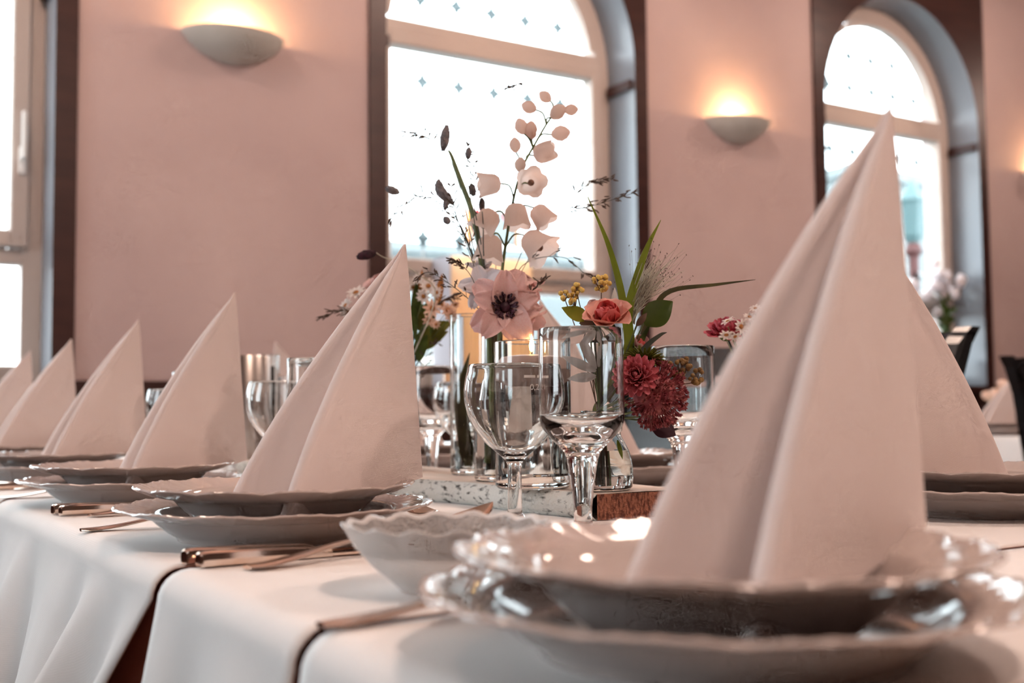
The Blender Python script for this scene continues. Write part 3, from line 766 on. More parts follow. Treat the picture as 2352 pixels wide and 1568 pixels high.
# ------------------------------------------------------------------ flowers
def petal_mb(L,W,cup=.3,curl=.4,nu=7,nv=6,tipw=.5,thick=.0004,ruf=0,seed=0,pw=.75):
    """petal along +Z, width along X, opening towards -Y (inside)"""
    r=random.Random(seed); rows=[]; th=[]
    ang=0; y=0; z=0
    for i in range(nu+1):
        u=i/nu
        w=W*.5*max(.05,math.sin(math.pi*min(1,(.08+.92*u)**tipw*.97))**pw)
        a=curl*(u-.15)
        if i: y+=L/nu*math.sin(a); z+=L/nu*math.cos(a)
        row=[]
        for j in range(nv+1):
            v=-1+2*j/nv
            rr=ruf*math.sin(v*7+seed)*u*u*L
            row.append(Vector((w*v, y-cup*w*v*v+rr, z)))
        rows.append(row)
    mb=MB().grid(rows)
    # give it thickness: second sheet, joined round the rim
    back=[[p+Vector((0,thick,0)) for p in row][::-1] for row in rows]
    mb2=MB(); full=[a+b for a,b in zip(rows,back)]; mb2.grid(full,closed=True)
    m=len(full[0]); n=len(full); mb2.F.append(tuple(range(m-1,-1,-1))); mb2.F.append(tuple(range((n-1)*m,n*m)))
    return mb2
def blade_mb(pts,w,n=26,fold=.25,face=None):
    """long leaf along a curve, width w at the middle, facing the viewer side"""
    c=bez(pts,n); m=len(c); rows=[]
    f=Vector(face) if face is not None else CAMV
    for i,p in enumerate(c):
        t=(c[min(i+1,m-1)]-c[max(i-1,0)]).normalized(); s=t.cross(f).normalized(); nn=s.cross(t)
        u=i/(m-1); ww=w*.5*(min(1,u*4+.45))*(1-u**3)+.0002
        rows.append([p-s*ww+nn*ww*fold,p+nn*.0003,p+s*ww+nn*ww*fold,p+s*ww+nn*(ww*fold-.0004),p-nn*.0003,p-s*ww+nn*(ww*fold-.0004)])
    mb=MB().grid(rows,closed=True); mb.F.append(tuple(range(5,-1,-1))); mb.F.append(tuple(range((m-1)*6,m*6))); return mb
def flat_leaf(base,tip,w,face=None,bend=.1,n=10):
    base,tip=Vector(base),Vector(tip); t=(tip-base); L=t.length; t.normalize(); f=Vector(face) if face is not None else CAMV
    s=t.cross(f).normalized(); nn=s.cross(t); rows=[]
    for i in range(n+1):
        u=i/n; ww=w*.5*max(.03,math.sin(math.pi*(.04+.96*u)**.85))**.9; p=base+t*(L*u)+nn*(bend*L*math.sin(math.pi*u))
        rows.append([p+s*ww*v+nn*(ww*.22*abs(v)) for v in (-1,-.5,0,.5,1)]+[p+s*ww*v+nn*(ww*.22*abs(v)-.0005) for v in (1,.5,0,-.5,-1)])
    mb=MB().grid(rows,closed=True); mb.F.append(tuple(range(9,-1,-1))); mb.F.append(tuple(range(n*10,n*10+10))); return mb

def stemmed(name,label,cat,group,stem_pts,r,m=None,n=18):
    base=Vector(stem_pts[0]); t=thing(name,label,cat,base,0,group)
    c=bez(stem_pts,n); k=len(c)
    rr=[r*(1-.45*i/(k-1)) for i in range(k)]
    part(t,'stem',MB().tube(c,rr,7),m or M_stemg,world=True)
    return t
def put(t,name,me,loc,rot3,s=1.0):
    return link(name,me,t,TRS(Vector(loc)-Vector(t.location),rot3,s))

PET={}
def pet(key,*a,mat_=None,**k):
    if key not in PET: PET[key]=petal_mb(*a,**k).mesh('petal',mat_,True,70)
    return PET[key]

# --- anemones -------------------------------------------------------------
def anemone(label,stem,c,face,R,mp,np_=7,open_=1.0,heart=True,roll=0.0):
    t=stemmed('anemone',label,'flower','anemones of the bottle vase',stem,.0016,M_stemd)
    F=frame(face,UP); me=pet('an'+mp.name,1.0,.72,mat_=mp,cup=.32,curl=.75,tipw=.75,thick=.012,ruf=.05,pw=.42,nu=9,nv=8)
    for i in range(np_):
        a=2*math.pi*i/np_+roll+(.25 if i%2 else 0)
        q=F@Matrix.Rotation(a,3,'Z')@Matrix.Rotation(R_(-(62*open_+ (8 if i%2 else -6))),3,'X')
        # petal +Z tilts outwards, inside (-Y) towards the face
        q=F@Matrix.Rotation(a,3,'Z')@Matrix(((1,0,0),(0,0,-1),(0,1,0))).transposed().transposed()
        lay=.001*(i%2)
        # build frame: z along radial, -y along face
        rad=F@Vector((math.cos(a),math.sin(a),0)); ax=F@Vector((0,0,1))
        lift=R_(90*(1-open_)+ (4 if i%2 else 22))
        zz=(rad*math.cos(lift)+ax*math.sin(lift)).normalized(); yy=-(ax*math.cos(lift)-rad*math.sin(lift)).normalized(); xx=yy.cross(zz)
        rot=Matrix((xx,yy,zz)).transposed()
        put(t,'petal',me,Vector(c)+rad*R*.06-ax*lay*2,rot,R*(.98+.13*math.sin(i*2.3)))
    if heart:
        ax=F@Vector((0,0,1))
        mb=MB().ball(Vector(c)+ax*R*.05,(R*.15,R*.15,R*.12),F.to_4x4().to_3x3(),12,8); r=random.Random(len(label))
        part(t,'heart',mb,M_anec,world=True)
        sm=MB()
        for k in range(34):
            a=2*math.pi*k/34*3.0+r.uniform(0,.3); d=R*r.uniform(.22,.36); p=Vector(c)+F@Vector((math.cos(a)*d,math.sin(a)*d,R*r.uniform(.10,.2)))
            q=Vector(c)+F@Vector((math.cos(a)*R*.12,math.sin(a)*R*.12,R*.04))
            sm.tube([q,p],[R*.014,R*.014],4); sm.ball(p,(R*.052,R*.040,R*.085),frame(p-q),6,4)
        part(t,'stamens',sm,M_anec,world=True,kind='stuff')
    return t
NECK=V_BOT+Vector((0,0,.165))
bd=1.185
def stem_to(c,k=.5,foot=V_BOT,h0=.012,neck=None,off=(0,0)):
    nk=neck if neck is not None else NECK
    return [foot+Vector((off[0]*.6,off[1]*.6,h0)),foot+Vector((off[0]*.2,off[1]*.2,(nk-foot).z*.55)),nk+Vector((off[0]*-.3,off[1]*-.3,0)),nk.lerp(Vector(c),k)+Vector((0,0,.006)),Vector(c)]
c=P(1160,705,1.135); anemone('large blush anemone with dark heart facing the camera',stem_to(c-CAMV*-.0,.6,off=(.006,.0))[:-1]+[c-(CAMV+UP*.1)*.003],c,(CAMV+UP*.08),.036,M_anem,10,.93)
c=P(1114,668,1.165); anemone('smaller white anemone with dark heart left of the large one',stem_to(c,.5,off=(-.006,.004)),c,(CAMV*.75-RT*.35+UP*.55),.027,M_anew,8,.62,roll=.4)
c=P(1192,668,1.20); anemone('nodding blush anemone seen from behind above the large one',stem_to(c+UP*.016,.6,off=(.004,.006))[:-1]+[c+UP*.020],c+UP*.014,(-UP*.8+RT*.35+CAMV*.2),.030,M_anem,8,.42,heart=False)
c=P(1222,722,1.19); anemone('half open blush anemone hanging at right of the large one',stem_to(c-RT*.01,.6,off=(.006,-.004))[:-1]+[c-RT*.012],c-RT*.010,(RT*.8-UP*.5+CAMV*.2),.026,M_anem,8,.45,heart=False)
c=P(1105,625,1.20); anemone('white anemone behind the tall stems above the smaller one',stem_to(c,.5,off=(-.003,.005)),c,(UP*.8+CAMV*.4),.018,M_anew,6,.5,heart=False)

# --- delphinium -----------------------------------------------------------
sp=[P(1149,745,1.19),P(1152,640,1.19),P(1164,545,1.19),P(1180,455,1.19),P(1200,385,1.19),P(1232,325,1.19),P(1262,275,1.19),P(1288,248,1.19)]
dl=thing('delphinium','tall white delphinium spike standing against the middle window','flower',V_BOT+Vector((0,0,.012)),0)
c_=bez([V_BOT+Vector((.004,0,.012)),V_BOT+Vector((.003,0,.09))]+sp,44)
part(dl,'stem',MB().tube(c_,[.0021-.0013*i/len(c_) for i in range(len(c_))],7),M_stemg,world=True)
def bell_mesh(op):
    def mod(r,z,a): 
        f=max(0,(z-.4)/.6); return r*(1+op*.22*f*(abs(math.cos(2.5*a))-.5)), z+.12*f*(abs(math.cos(2.5*a))-.5)
    return MB().lathe([(.05,0),(.28,.06),(.42,.22),(.46,.45),(.44+.10*op,.72),(.36+.34*op,.98)],20,mod=mod).mesh('floret',M_delph,True,70)
me_bell=[bell_mesh(0.15),bell_mesh(.6),bell_mesh(1.0)]
me_bud=MB().lathe([(0,0),(.16,.06),(.34,.28),(.40,.52),(.30,.78),(.12,.95),(0,1.0)],12).mesh('bud',M_delph,True,80)
me_mark=MB().ball((0,0,.62),(.16,.16,.22),None,8,6).mesh('mark',M_delphd)
def near_on_stem(p): return min(c_,key=lambda q:(q-p).length)
def floret(px,py,size,dx,dy,kind,dz=0,stem_at=None):
    """size px long; axis direction (dx,dy) on the photo plane plus dz towards the viewer"""
    d=1.19; c=P(px,py,d); s=size*d/FPX; ax=(RT*dx-UP*dy+CAMV*dz).normalized()
    b=c-ax*s*.5
    me=me_bud if kind=='bud' else me_bell[kind]
    o=put(dl,'bud' if kind=='bud' else 'floret',me,b,frame(ax),s)
    if kind!='bud': link('mark',me_mark,o,Matrix.Identity(4))
    q=P(*stem_at,d) if stem_at else near_on_stem(b-UP*.012)
    mid=q.lerp(b,.55)-ax*s*.12+UP*.004
    pd=MB().tube(bez([q,mid,b+ax*s*.06],8),.0009,5); pd.V=[tuple(Vector(v)-Vector(dl.location)) for v in pd.V]
    link('pedicel',pd.mesh('pedicel',M_stemg),dl)
for a in [(1252,222,34,-.75,-.6,'bud'),(1215,246,38,-.9,-.35,'bud'),(1281,257,44,.75,-.6,'bud',.1),(1312,252,34,1,-.1,'bud'),(1197,290,40,-.35,-.95,'bud'),(1219,297,40,.1,-1,'bud',.2),(1222,307,28,.1,-.9,'bud',.6),(1288,306,46,1,-.15,'bud'),(1183,333,36,-.1,-1,'bud',.2),(1250,350,52,.95,-.3,0,.2),(1195,378,36,.1,-1,'bud',.3),
          (1219,420,50,.1,.05,2,1.2),(1125,423,52,-1,.1,1,.1),(1186,495,58,.1,1,1,.1),(1243,495,52,.65,.8,1,.1),(1118,508,60,-.55,.8,1,.2),(1124,570,64,-.1,1,1,.15),(1230,560,66,.7,.7,2,.35)]: floret(*a)

# --- burnet stems ----------------------------------------------------------
r7=random.Random(5)
def burnet(label,head,hw,hl,hdir,stem,mh=None,r=.0007,d=1.2,curve=0,msd=None,root=None):
    c=P(head[0],head[1],d); ax=(RT*hdir[0]-UP*hdir[1]).normalized(); L=hl*d/FPX; W=hw*d/FPX
    b=c-ax*L*.5
    pts=(list(root) if root else [V_BOT+Vector((.002,.002,.03)),NECK])+[P(x,y,dd) for x,y,dd in stem]+[b]
    t=stemmed('burnet_stem',label,'flower','burnet stems of the bottle vase',pts,r,msd or M_stemd,24)
    rr=random.Random(int(head[0])); prof=[]
    mb=MB(); F=frame(ax); 
    def fn(th,ph): return 1+.10*math.sin(9*ph+5*th)*math.sin(11*th)+rr.uniform(-.06,.06)
    mb.ball(c,(W*.5,W*.5,L*.52),F,14,16,fn)
    if curve:
        s=RT*curve
        mb.V=[tuple(Vector(v)+s*(((Vector(v)-c).dot(ax)/(L*.5))**2-.3)*L*.25) for v in mb.V]
    part(t,'flower_head',mb,mh or M_burn,True,180,world=True)
    return t
main=[(1112,700,1.19),(1105,600,1.19),(1088,500,1.19),(1060,420,1.195)]
t=thing('flower_stalk','thick pale green stalk left of the delphinium spike','stem',P(1117,735,1.19))
cc=bez([V_BOT+Vector((-.004,.002,.02)),P(1125,820,1.19),P(1117,735,1.19)]+[P(*q) for q in main]+[P(1038,360,1.195),P(1030,345,1.195)],40)
part(t,'stem',MB().tube(cc,[.0028 if i<len(cc)*.7 else .0028*(1-.7*(i/len(cc)-.7)/.3) for i in range(len(cc))],8),M_stemg,world=True)
burnet('tall upright burnet head at the top left of the window',(1022,317),22,56,(.15,-1),[(1085,560,1.2),(1062,450,1.2),(1040,380,1.2),(1026,352,1.2)])
burnet('long drooping burnet head below the tall one',(1016,440),24,62,(-.55,-.85),[(1110,660,1.21),(1085,590,1.21),(1055,515,1.21),(1033,475,1.21)],curve=.6)
burnet('short burnet head just under the drooping one',(1024,468),14,26,(-.1,1),[(1085,590,1.212),(1055,515,1.212),(1030,452,1.212)])
burnet('round burnet bud over the orange sign',(1076,352),15,26,(.1,-1),[(1100,560,1.2),(1078,440,1.2),(1072,385,1.2)])
burnet('dark burnet bud right of the thick stalk',(1085,436),17,28,(.2,1),[(1105,560,1.18),(1090,480,1.18),(1084,425,1.18)])
burnet('upright burnet bud beside the left florets',(1107,470),15,30,(0,-1),[(1112,600,1.175),(1110,520,1.175),(1108,490,1.175)])
burnet('plump burnet head in front of the thick stalk',(1090,506),20,44,(.1,1),[(1112,620,1.17),(1098,560,1.17),(1086,485,1.17)])
burnet('small burnet bud at left end of a thin twig',(901,437),18,32,(-.95,-.35),[(1110,680,1.23),(1060,520,1.23),(980,460,1.23),(925,444,1.23)])
burnet('tiny round burnet bud low left of the stalk',(1026,506),17,19,(-.6,-.8),[(1108,640,1.22),(1075,560,1.22),(1042,520,1.22)],r=.0005)
burnet('dark wine burnet head left above the napkin tip',(842,585),22,44,(-1,.25),[(1000,690,1.34),(960,630,1.31),(915,603,1.30),(880,590,1.30)],mh=M_burnr,r=.0010,d=1.30,msd=M_feather,root=[V_SMALL+Vector((0,0,.02)),V_SMALL+Vector((0,0,.104))])

# --- grass panicles ----------------------------------------------------------
def panicle(label,stem,spread,d=1.2,nb=9,sl=9,seed=1,m=None,r=.00045,u0=.35):
    rr=random.Random(seed); pts=[P(x,y,d) for x,y in stem]
    t=stemmed('seed_grass',label,'grass','fine seed grasses of the bouquets',pts,r,M_stemd,26)
    c=bez(pts,26); mb=MB(); sb=MB(); px=d/FPX
    for k in range(nb):
        u=u0+(1-u0)*k/(nb-1); p=c[min(len(c)-1,int(u*(len(c)-1)))]
        tt=(c[min(len(c)-1,int(u*(len(c)-1))+1)]-c[max(0,int(u*(len(c)-1))-2)]).normalized()
        for s in (-1,1):
            L=spread*px*rr.uniform(.5,1.1)*(1.15-u*.75); dr=(tt*rr.uniform(.5,1)+RT*s*rr.uniform(.3,.9)*abs(tt.dot(UP))+UP*s*rr.uniform(.2,.7)*(1-abs(tt.dot(UP)))+CAMV*rr.uniform(-.4,.4)).normalized()
            e=p+dr*L; sb.tube([p,p.lerp(e,.5)+UP*.001,e],.00022,4)
            for q in range(rr.choice((2,3,3))):
                w=e.lerp(p,q*.24)+Vector((rr.uniform(-1,1),rr.uniform(-1,1),rr.uniform(-1,1)))*.0012
                mb.ball(w,(.0007,.0007,sl*px*.5),frame(dr+RT*rr.uniform(-.4,.4)-UP*rr.uniform(0,.5)),6,5)
    part(t,'twigs',sb,M_stemd,world=True); part(t,'seeds',mb,m or M_seed,world=True,kind='stuff')
panicle('seed grass fanning left over the window pane',[(1112,720),(1075,560),(1030,480),(960,450),(905,500)],55,1.22,9,14,1)
panicle('seed grass with dark tuft at upper left of the window',[(1100,640),(1060,480),(1035,400),(985,320),(935,308)],40,1.24,6,14,2,u0=.72)
panicle('seed grass leaning along the thick stalk',[(1118,700),(1085,600),(1050,500),(1035,430)],45,1.17,8,12,3)
panicle('seed grass rising between stalk and spike',[(1125,700),(1100,520),(1090,420),(1075,335)],30,1.21,7,12,4,u0=.6)
panicle('seed grass bending right across the sill',[(1150,720),(1200,610),(1290,590),(1345,630),(1370,640)],40,1.2,6,13,5,u0=.3)
panicle('seed grass with loose seeds right of the spike',[(1150,700),(1220,540),(1300,490),(1370,470),(1450,445)],50,1.22,9,13,6,u0=.5)
panicle('seed grass arching over the right window reveal',[(1160,690),(1260,520),(1340,430),(1400,412)],45,1.25,8,13,7,u0=.6)
panicle('faint seed grass tip high in the window',[(1140,640),(1130,400),(1120,280),(1150,215),(1190,195)],30,1.27,5,10,8,u0=.8)
panicle('dark seed grass hanging towards the daisies',[(1130,745),(1080,690),(1030,650),(985,625),(960,640)],42,1.16,7,14,9,u0=.3)
panicle('seed grass crossing the orange lantern',[(1125,740),(1085,640),(1060,610),(1040,600)],26,1.15,6,12,10,u0=.5)
panicle('seed grass right below the nodding anemone',[(1150,740),(1200,690),(1235,655),(1250,640)],22,1.15,5,12,11,u0=.5)

# --- leaf in the tall cylinder, dark wrap leaf in the bottle -------------------
t=thing('vase_leaf','dark brown leaf standing inside the tall glass cylinder','leaf',V_TALL+Vector((-.006,0,.012)))
part(t,'blade',blade_mb([V_TALL+Vector((-.004,-.004,.010)),V_TALL+Vector((-.010,.0,.06)),V_TALL+Vector((-.012,0,.10)),V_TALL+Vector((-.001,-.002,.145))],.016),M_bladed,world=True)
t=thing('vase_leaf','dark leaf rolled in the neck of the bottle vase','leaf',V_BOT+Vector((0,0,.08)))
part(t,'blade',blade_mb([V_BOT+Vector((.002,0,.075)),V_BOT+Vector((.002,-.001,.12)),V_BOT+Vector((.004,-.002,.165)),V_BOT+Vector((.014,-.003,.185))],.020),M_bladed,world=True)

# --- rose bouquet in the jar -----------------------------------------------------
JN=V_JAR+Vector((0,0,.066)); jd=1.05
def jstem(c,off=(0,0),h0=.008): 
    return [V_JAR+Vector((off[0],off[1],h0)),V_JAR+Vector((off[0]*.6,off[1]*.6,.045)),JN+Vector((off[0]*-.4,off[1]*-.4,0)),JN.lerp(Vector(c),.55)+Vector((0,0,.008)),Vector(c)]
def rose(label,stem,c,axis,R,mi,mo,group=None,layers=((4,.35,80),(5,.62,66),(6,.95,38)),cat='flower'):
    t=stemmed('rose',label,cat,group,stem,.0016,M_stemd); F=frame(axis,UP); ax=F@Vector((0,0,1))
    for li,(n,rr,lift) in enumerate(layers):
        m_=mi if li<len(layers)-1 else mo; me=pet('ro%s%d'%(m_.name,li),1.0,1.35 if li else 1.2,mat_=m_,cup=.55,curl=(-.5,-.35,.6)[min(li,2)],tipw=.62,thick=.012,ruf=.02,pw=.45)
        for i in range(n):
            a=2*math.pi*i/n+li*.5; rad=F@Vector((math.cos(a),math.sin(a),0)); l=R_(lift+6*math.sin(i*1.9))
            zz=(rad*math.cos(l)+ax*math.sin(l)).normalized(); yy=-(ax*math.cos(l)-rad*math.sin(l)).normalized(); xx=yy.cross(zz)
            put(t,'petal',me,Vector(c)-ax*R*.35+rad*R*.12*(li+.4),Matrix((xx,yy,zz)).transposed(),R*(.62+.40*rr))
    part(t,'heart',MB().ball(Vector(c)+ax*R*.05,(R*.24,R*.24,R*.34),F,10,8),mi,world=True)
    cal=MB()
    for i in range(5):
        a=2*math.pi*i/5; rad=F@Vector((math.cos(a),math.sin(a),0)); cal.add(*(lambda m:(m.V,m.F))(flat_leaf(Vector(c)-ax*R*.45,Vector(c)-ax*R*.45+rad*R*.75-ax*R*.1,R*.25,face=ax)))
    part(t,'sepals',cal,M_leaf,world=True)
    return t
c=P(1395,722,1.02); rose('coral rose with peach outer petals above the goblet',jstem(c,(-.006,-.004)),c,(UP*.80+CAMV*.55-RT*.1),.0205,M_rose,M_roseo)
c=P(1362,702,1.04); rose('small pale pink rose bud left of the coral rose',jstem(c,(-.008,.002)),c,(UP*.9-RT*.2+CAMV*.3),.009,M_rosep,M_rosep,layers=((3,.4,82),(4,.8,70)))
c=P(1470,790,1.05); rose('pink rose half hidden by dark leaves above the green flower',jstem(c,(.004,.004)),c,(UP*.5+CAMV*.6+RT*.2),.012,M_rose,M_rosep,layers=((3,.4,80),(4,.8,55)))
def chrys(label,stem,c,axis,R,m_,rows=((8,80),(11,62),(13,42),(15,20),(15,0)),w=.40,cat='flower',name='chrysanthemum',grp=None,curl=-.5):
    t=stemmed(name,label,cat,grp,stem,.0014,M_stemd); F=frame(axis,UP); ax=F@Vector((0,0,1))
    me=pet('ch'+m_.name,1.0,w,mat_=m_,cup=.55,curl=curl,tipw=.8,thick=.015,nu=6,nv=4,pw=.42)
    for k,(n,lift) in enumerate(rows):
        for i in range(n):
            a=2*math.pi*(i+.5*(k%2))/n; rad=F@Vector((math.cos(a),math.sin(a),0)); l=R_(lift+5*math.sin(i*2.1+k))
            zz=(rad*math.cos(l)+ax*math.sin(l)).normalized(); yy=-(ax*math.cos(l)-rad*math.sin(l)).normalized(); xx=yy.cross(zz)
            put(t,'petal',me,Vector(c)+rad*R*.08-ax*R*.25,Matrix((xx,yy,zz)).transposed(),R*(.72+.30*(k/ (len(rows)-1))))
    part(t,'calyx',MB().ball(Vector(c)-ax*R*.3,(R*.35,R*.35,R*.25),F,10,8),M_leaf,world=True)
    return t
c=P(1462,862,.99); chrys('pink chrysanthemum at right rim of the goblet',jstem(c,(-.003,-.006)),c,(CAMV*.8+UP*.25-RT*.25),.0185,M_chry)
c=P(1482,815,1.03); chrys('olive green chrysanthemum above the pink one',jstem(c,(.003,.003)),c,(UP*1.0+CAMV*.12+RT*.12),.0195,M_olive,rows=((9,65),(13,45),(16,28),(18,14),(16,0)),w=.20,curl=.1)
# sedum
c=P(1503,905,1.02)
sd=stemmed('sedum','burgundy sedum head spilling over the jar rim','flower',None,jstem(P(1490,930,1.03),(.004,-.003)),.0018,M_stemg)
fb=MB(); rr=random.Random(3); Rs=72*1.02/FPX
for k in range(430):
    u=rr.uniform(-.55,1); a=rr.uniform(0,2*math.pi); s=math.sqrt(max(0,1-u*u)); q=Vector((s*math.cos(a),s*math.sin(a),u))
    nrm=(RT*q.x*1.0+CAMV*q.z*.9+UP*q.y*1.05)
    p=c+nrm*Rs*rr.uniform(.82,1.02)
    if (p-c).dot(-RT-UP*.6)>Rs*.95: continue
    F=frame(nrm.normalized()+Vector((rr.uniform(-.3,.3),)*3))
    for j in range(5):
        b=2*math.pi*j/5; d_=F@Vector((math.cos(b)*.5,math.sin(b)*.5,1)).normalized()
        e=p+d_*.0046; sd_=(F@Vector((-math.sin(b),math.cos(b),0)))*.0011
        m0=p.lerp(e,.5); fb.add([p,m0+sd_,e,m0-sd_],[(0,1,2),(0,2,3)])
    fb.tube([p-nrm*.006,p],[.0004,.0006],4,False)
part(sd,'florets',fb,M_sedum,False,world=True,kind='stuff')
part(sd,'core',MB().ball(c,Rs*.70,None,16,12),M_sedum,world=True)
for (x,y) in ((1478,940),(1500,955),(1520,930),(1490,900)): part(sd,'branch',MB().tube([JN,P(x,y,1.02)],[.0012,.0008],6),M_stemg,world=True)
def budcluster(label,c,Rp,n,m_,stem,d,seed,name='tansy',squash=1.0):
    t=stemmed(name,label,'flower','button flower clusters of the rose bouquet',stem,.0008,M_stemb); rr=random.Random(seed); mb=MB(); tw=MB(); R=Rp*d/FPX; cc=P(c[0],c[1],d)
    for k in range(n):
        v=Vector((rr.gauss(0,1),rr.gauss(0,1),rr.gauss(0,1))).normalized()*R*rr.uniform(.55,1); v=RT*v.x+UP*v.y*squash+CAMV*v.z
        mb.ball(cc+v,rr.uniform(.0017,.0026),None,8,6); tw.tube([cc-UP*R*.9,cc+v],.0003,4,False)
    part(t,'buds',mb,m_,world=True,kind='stuff'); part(t,'twigs',tw,M_stemb,world=True)
for lab,cx,Rp,n,m_,d,sd_ in (('round mustard yellow button cluster above the coral rose',(1381,650),22,20,M_yel,1.04,1),('small mustard cluster left of the round one',(1325,663),14,12,M_yel,1.05,2),('mustard cluster at far left of the rose bouquet',(1297,678),13,10,M_yel,1.05,3),('mustard buds trailing left of the rose bud',(1322,690),18,10,M_yel,1.05,4),('brown button cluster right of the sedum head',(1562,845),26,26,M_yelb,1.03,5),('brown button cluster in front of the far goblet',(1600,866),19,18,M_yelb,1.02,6)):
    c=P(cx[0],cx[1]+Rp*.6,d); budcluster(lab,cx,Rp,n,m_,jstem(c,(rnd.uniform(-.006,.006),rnd.uniform(-.006,.006))),d,sd_)
def grassblade(label,pts,w,d,m_,name='grass_blade',fold=.25):
    q=[P(x,y,d) for x,y in pts]; t=thing(name,label,'leaf',JN); part(t,'blade',blade_mb([V_JAR+Vector((0,0,.05)),JN+Vector((0,0,.01))]+q,w,30,fold),m_,world=True)
grassblade('tall green grass blade leaning left above the rose',[(1440,830),(1432,700),(1400,570),(1350,452)],.0085,1.05,M_blade)
grassblade('green grass blade leaning right above the rose',[(1445,830),(1442,720),(1468,620),(1490,560),(1518,505)],.0095,1.06,M_blade)
grassblade('long brown grass blade arching far to the right',[(1450,830),(1500,715),(1540,668),(1640,654),(1735,642)],.0060,1.06,M_bladed)
grassblade('dark leaf pointing up right above the green flower',[(1455,850),(1480,800),(1515,770),(1532,763)],.006,1.03,M_stemd)
grassblade('dark broad stem leaf behind the green flower',[(1450,860),(1470,790),(1498,735)],.010,1.05,M_leaf)
def leaf_thing(label,base,tip,w,d,m_,name='leaf',face=None,st=True):
    t=thing(name,label,'leaf',JN); b,e=P(*base,d),P(*tip,d)
    part(t,'blade',flat_leaf(b,e,w*d/FPX,face),m_,world=True)
    if st: part(t,'stalk',MB().tube(bez([V_JAR+Vector((.002,0,.03)),JN,b],8),.0008,5),M_stemg,world=True)
leaf_thing('broad dark green leaf right of the feather grass',(1478,742),(1545,692),62,1.045,M_leaf)
leaf_thing('yellow green leaf left of the rose bud',(1352,732),(1290,706),34,1.05,M_leafy)
leaf_thing('dark leaf under the rose at left',(1380,745),(1330,742),26,1.05,M_stemb)
leaf_thing('long sage leaf seen through the goblet pointing up',(1372,845),(1322,760),24,1.06,M_sage)
leaf_thing('sage leaf seen through the goblet leaning right',(1378,840),(1395,762),20,1.06,M_sage)
leaf_thing('sage leaf seen through the goblet lying left',(1372,850),(1285,815),22,1.06,M_sage)
leaf_thing('short sage leaf right inside the goblet view',(1385,822),(1405,782),16,1.055,M_sage)
leaf_thing('drooping sage leaf left low in the goblet view',(1372,862),(1300,868),24,1.055,M_sage)
leaf_thing('pale upright sage leaf just above the rose',(1410,715),(1412,660),16,1.05,M_sage)
leaf_thing('brown folded leaf beside the feather grass',(1462,748),(1486,718),16,1.035,M_stemb)
leaf_thing('plum coloured leaf hanging at the jar rim',(1498,968),(1552,1000),46,1.03,M_plum,face=CAMV)
leaf_thing('small green leaf in the water of the jar',(1418,1010),(1430,1055),10,1.03,M_blade,st=False)
# feather grass
t=thing('feather_grass','pale feather grass plume behind the broad leaf','grass',JN); mb=MB(); sb=MB(); rr=random.Random(9)
part(t,'stem',MB().tube(bez([V_JAR+Vector((0,.002,.02)),JN,P(1455,730,1.07)],10),.0009,6),M_stemg,world=True)
for k in range(150):
    u=rr.random(); b=P(1452+rr.uniform(-6,6),745-u*60,1.07); e=P(1462+rr.uniform(-4,70)*(u+.3)+30*u,745-u*70-rr.uniform(40,110),1.07+rr.uniform(-.02,.02))
    m=b.lerp(e,.5)-RT*.002
    mb.tube([b,m,e],[.0005,.0004,.00015],4,False)
part(t,'hairs',mb,M_feather,world=True,kind='stuff')
for k in range(110):
    p=P(1500+rr.gauss(0,34),630+rr.gauss(0,40),1.07+rr.uniform(-.03,.03)); sb.ball(p,(.0004,.0004,.0009),frame(UP+RT*rr.uniform(-1,1)),5,4)
    sb.tube([p,p.lerp(P(1460,730,1.07),.35)],[.00008,.00008],3,False)
part(t,'seed_mist',sb,M_seed,world=True,kind='stuff')

# --- daisies behind the second napkin ------------------------------------------
SN=V_SMALL+Vector((0,0,.104)); sdp=1.42
def daisy_mesh(m_,n=11,seed=0):
    mb=MB(); r=random.Random(seed)
    for i in range(n):
        a=2*math.pi*i/n+r.uniform(-.1,.1); q=petal_mb(1.0,.52,cup=.3,curl=.25,nu=5,nv=4,tipw=.62,thick=.03)
        l=R_(12+r.uniform(-8,14)); rad=Vector((math.cos(a),math.sin(a),0)); ax=Vector((0,0,1))
        zz=rad*math.cos(l)+ax*math.sin(l); yy=-(ax*math.cos(l)-rad*math.sin(l)); xx=yy.cross(zz); q.xf(TRS(rad*.18,Matrix((xx,yy,zz)).transposed(),.82)); mb.add(q.V,q.F)
    return mb.mesh('petals',m_,True,60)
me_da=[daisy_mesh(M_daisy,11,1),daisy_mesh(M_daisyp,9,2)]
me_dc=MB().ball((0,0,.04),(.30,.30,.16),None,14,8).mesh('heart',M_disc,True,180)
def daisy(label,px,py,Rp,d,ax,kind,stem,group):
    c=P(px,py,d); t=stemmed('daisy',label,'flower',group,stem(c),.0006,M_stemg); s=Rp*d/FPX
    put(t,'petals',me_da[kind],c,frame(ax,UP),s); put(t,'heart',me_dc,c,frame(ax,UP),s)
def sst(c): return [V_SMALL+Vector((rnd.uniform(-.01,.01),rnd.uniform(-.01,.01),.012)),SN,SN.lerp(c,.5)+UP*.008,c-CAMV*.002]
g='daisies of the small vase'
daisy('white daisy highest at left of the second napkin',818,672,24,1.38,CAMV*.5+UP*.75-RT*.2,0,sst,g)
daisy('white daisy leaning left below the highest one',794,702,22,1.38,CAMV*.5-RT*.6+UP*.4,0,sst,g)
daisy('white daisy facing down left of the napkin',803,718,24,1.38,CAMV*.7-UP*.5-RT*.3,0,sst,g)
daisy('white daisy touching the slope of the second napkin',842,692,21,1.39,CAMV*.5+UP*.6,0,sst,g)
daisy('white daisy lowest left of the second napkin',812,728,18,1.39,-UP*.8+CAMV*.4,0,sst,g)
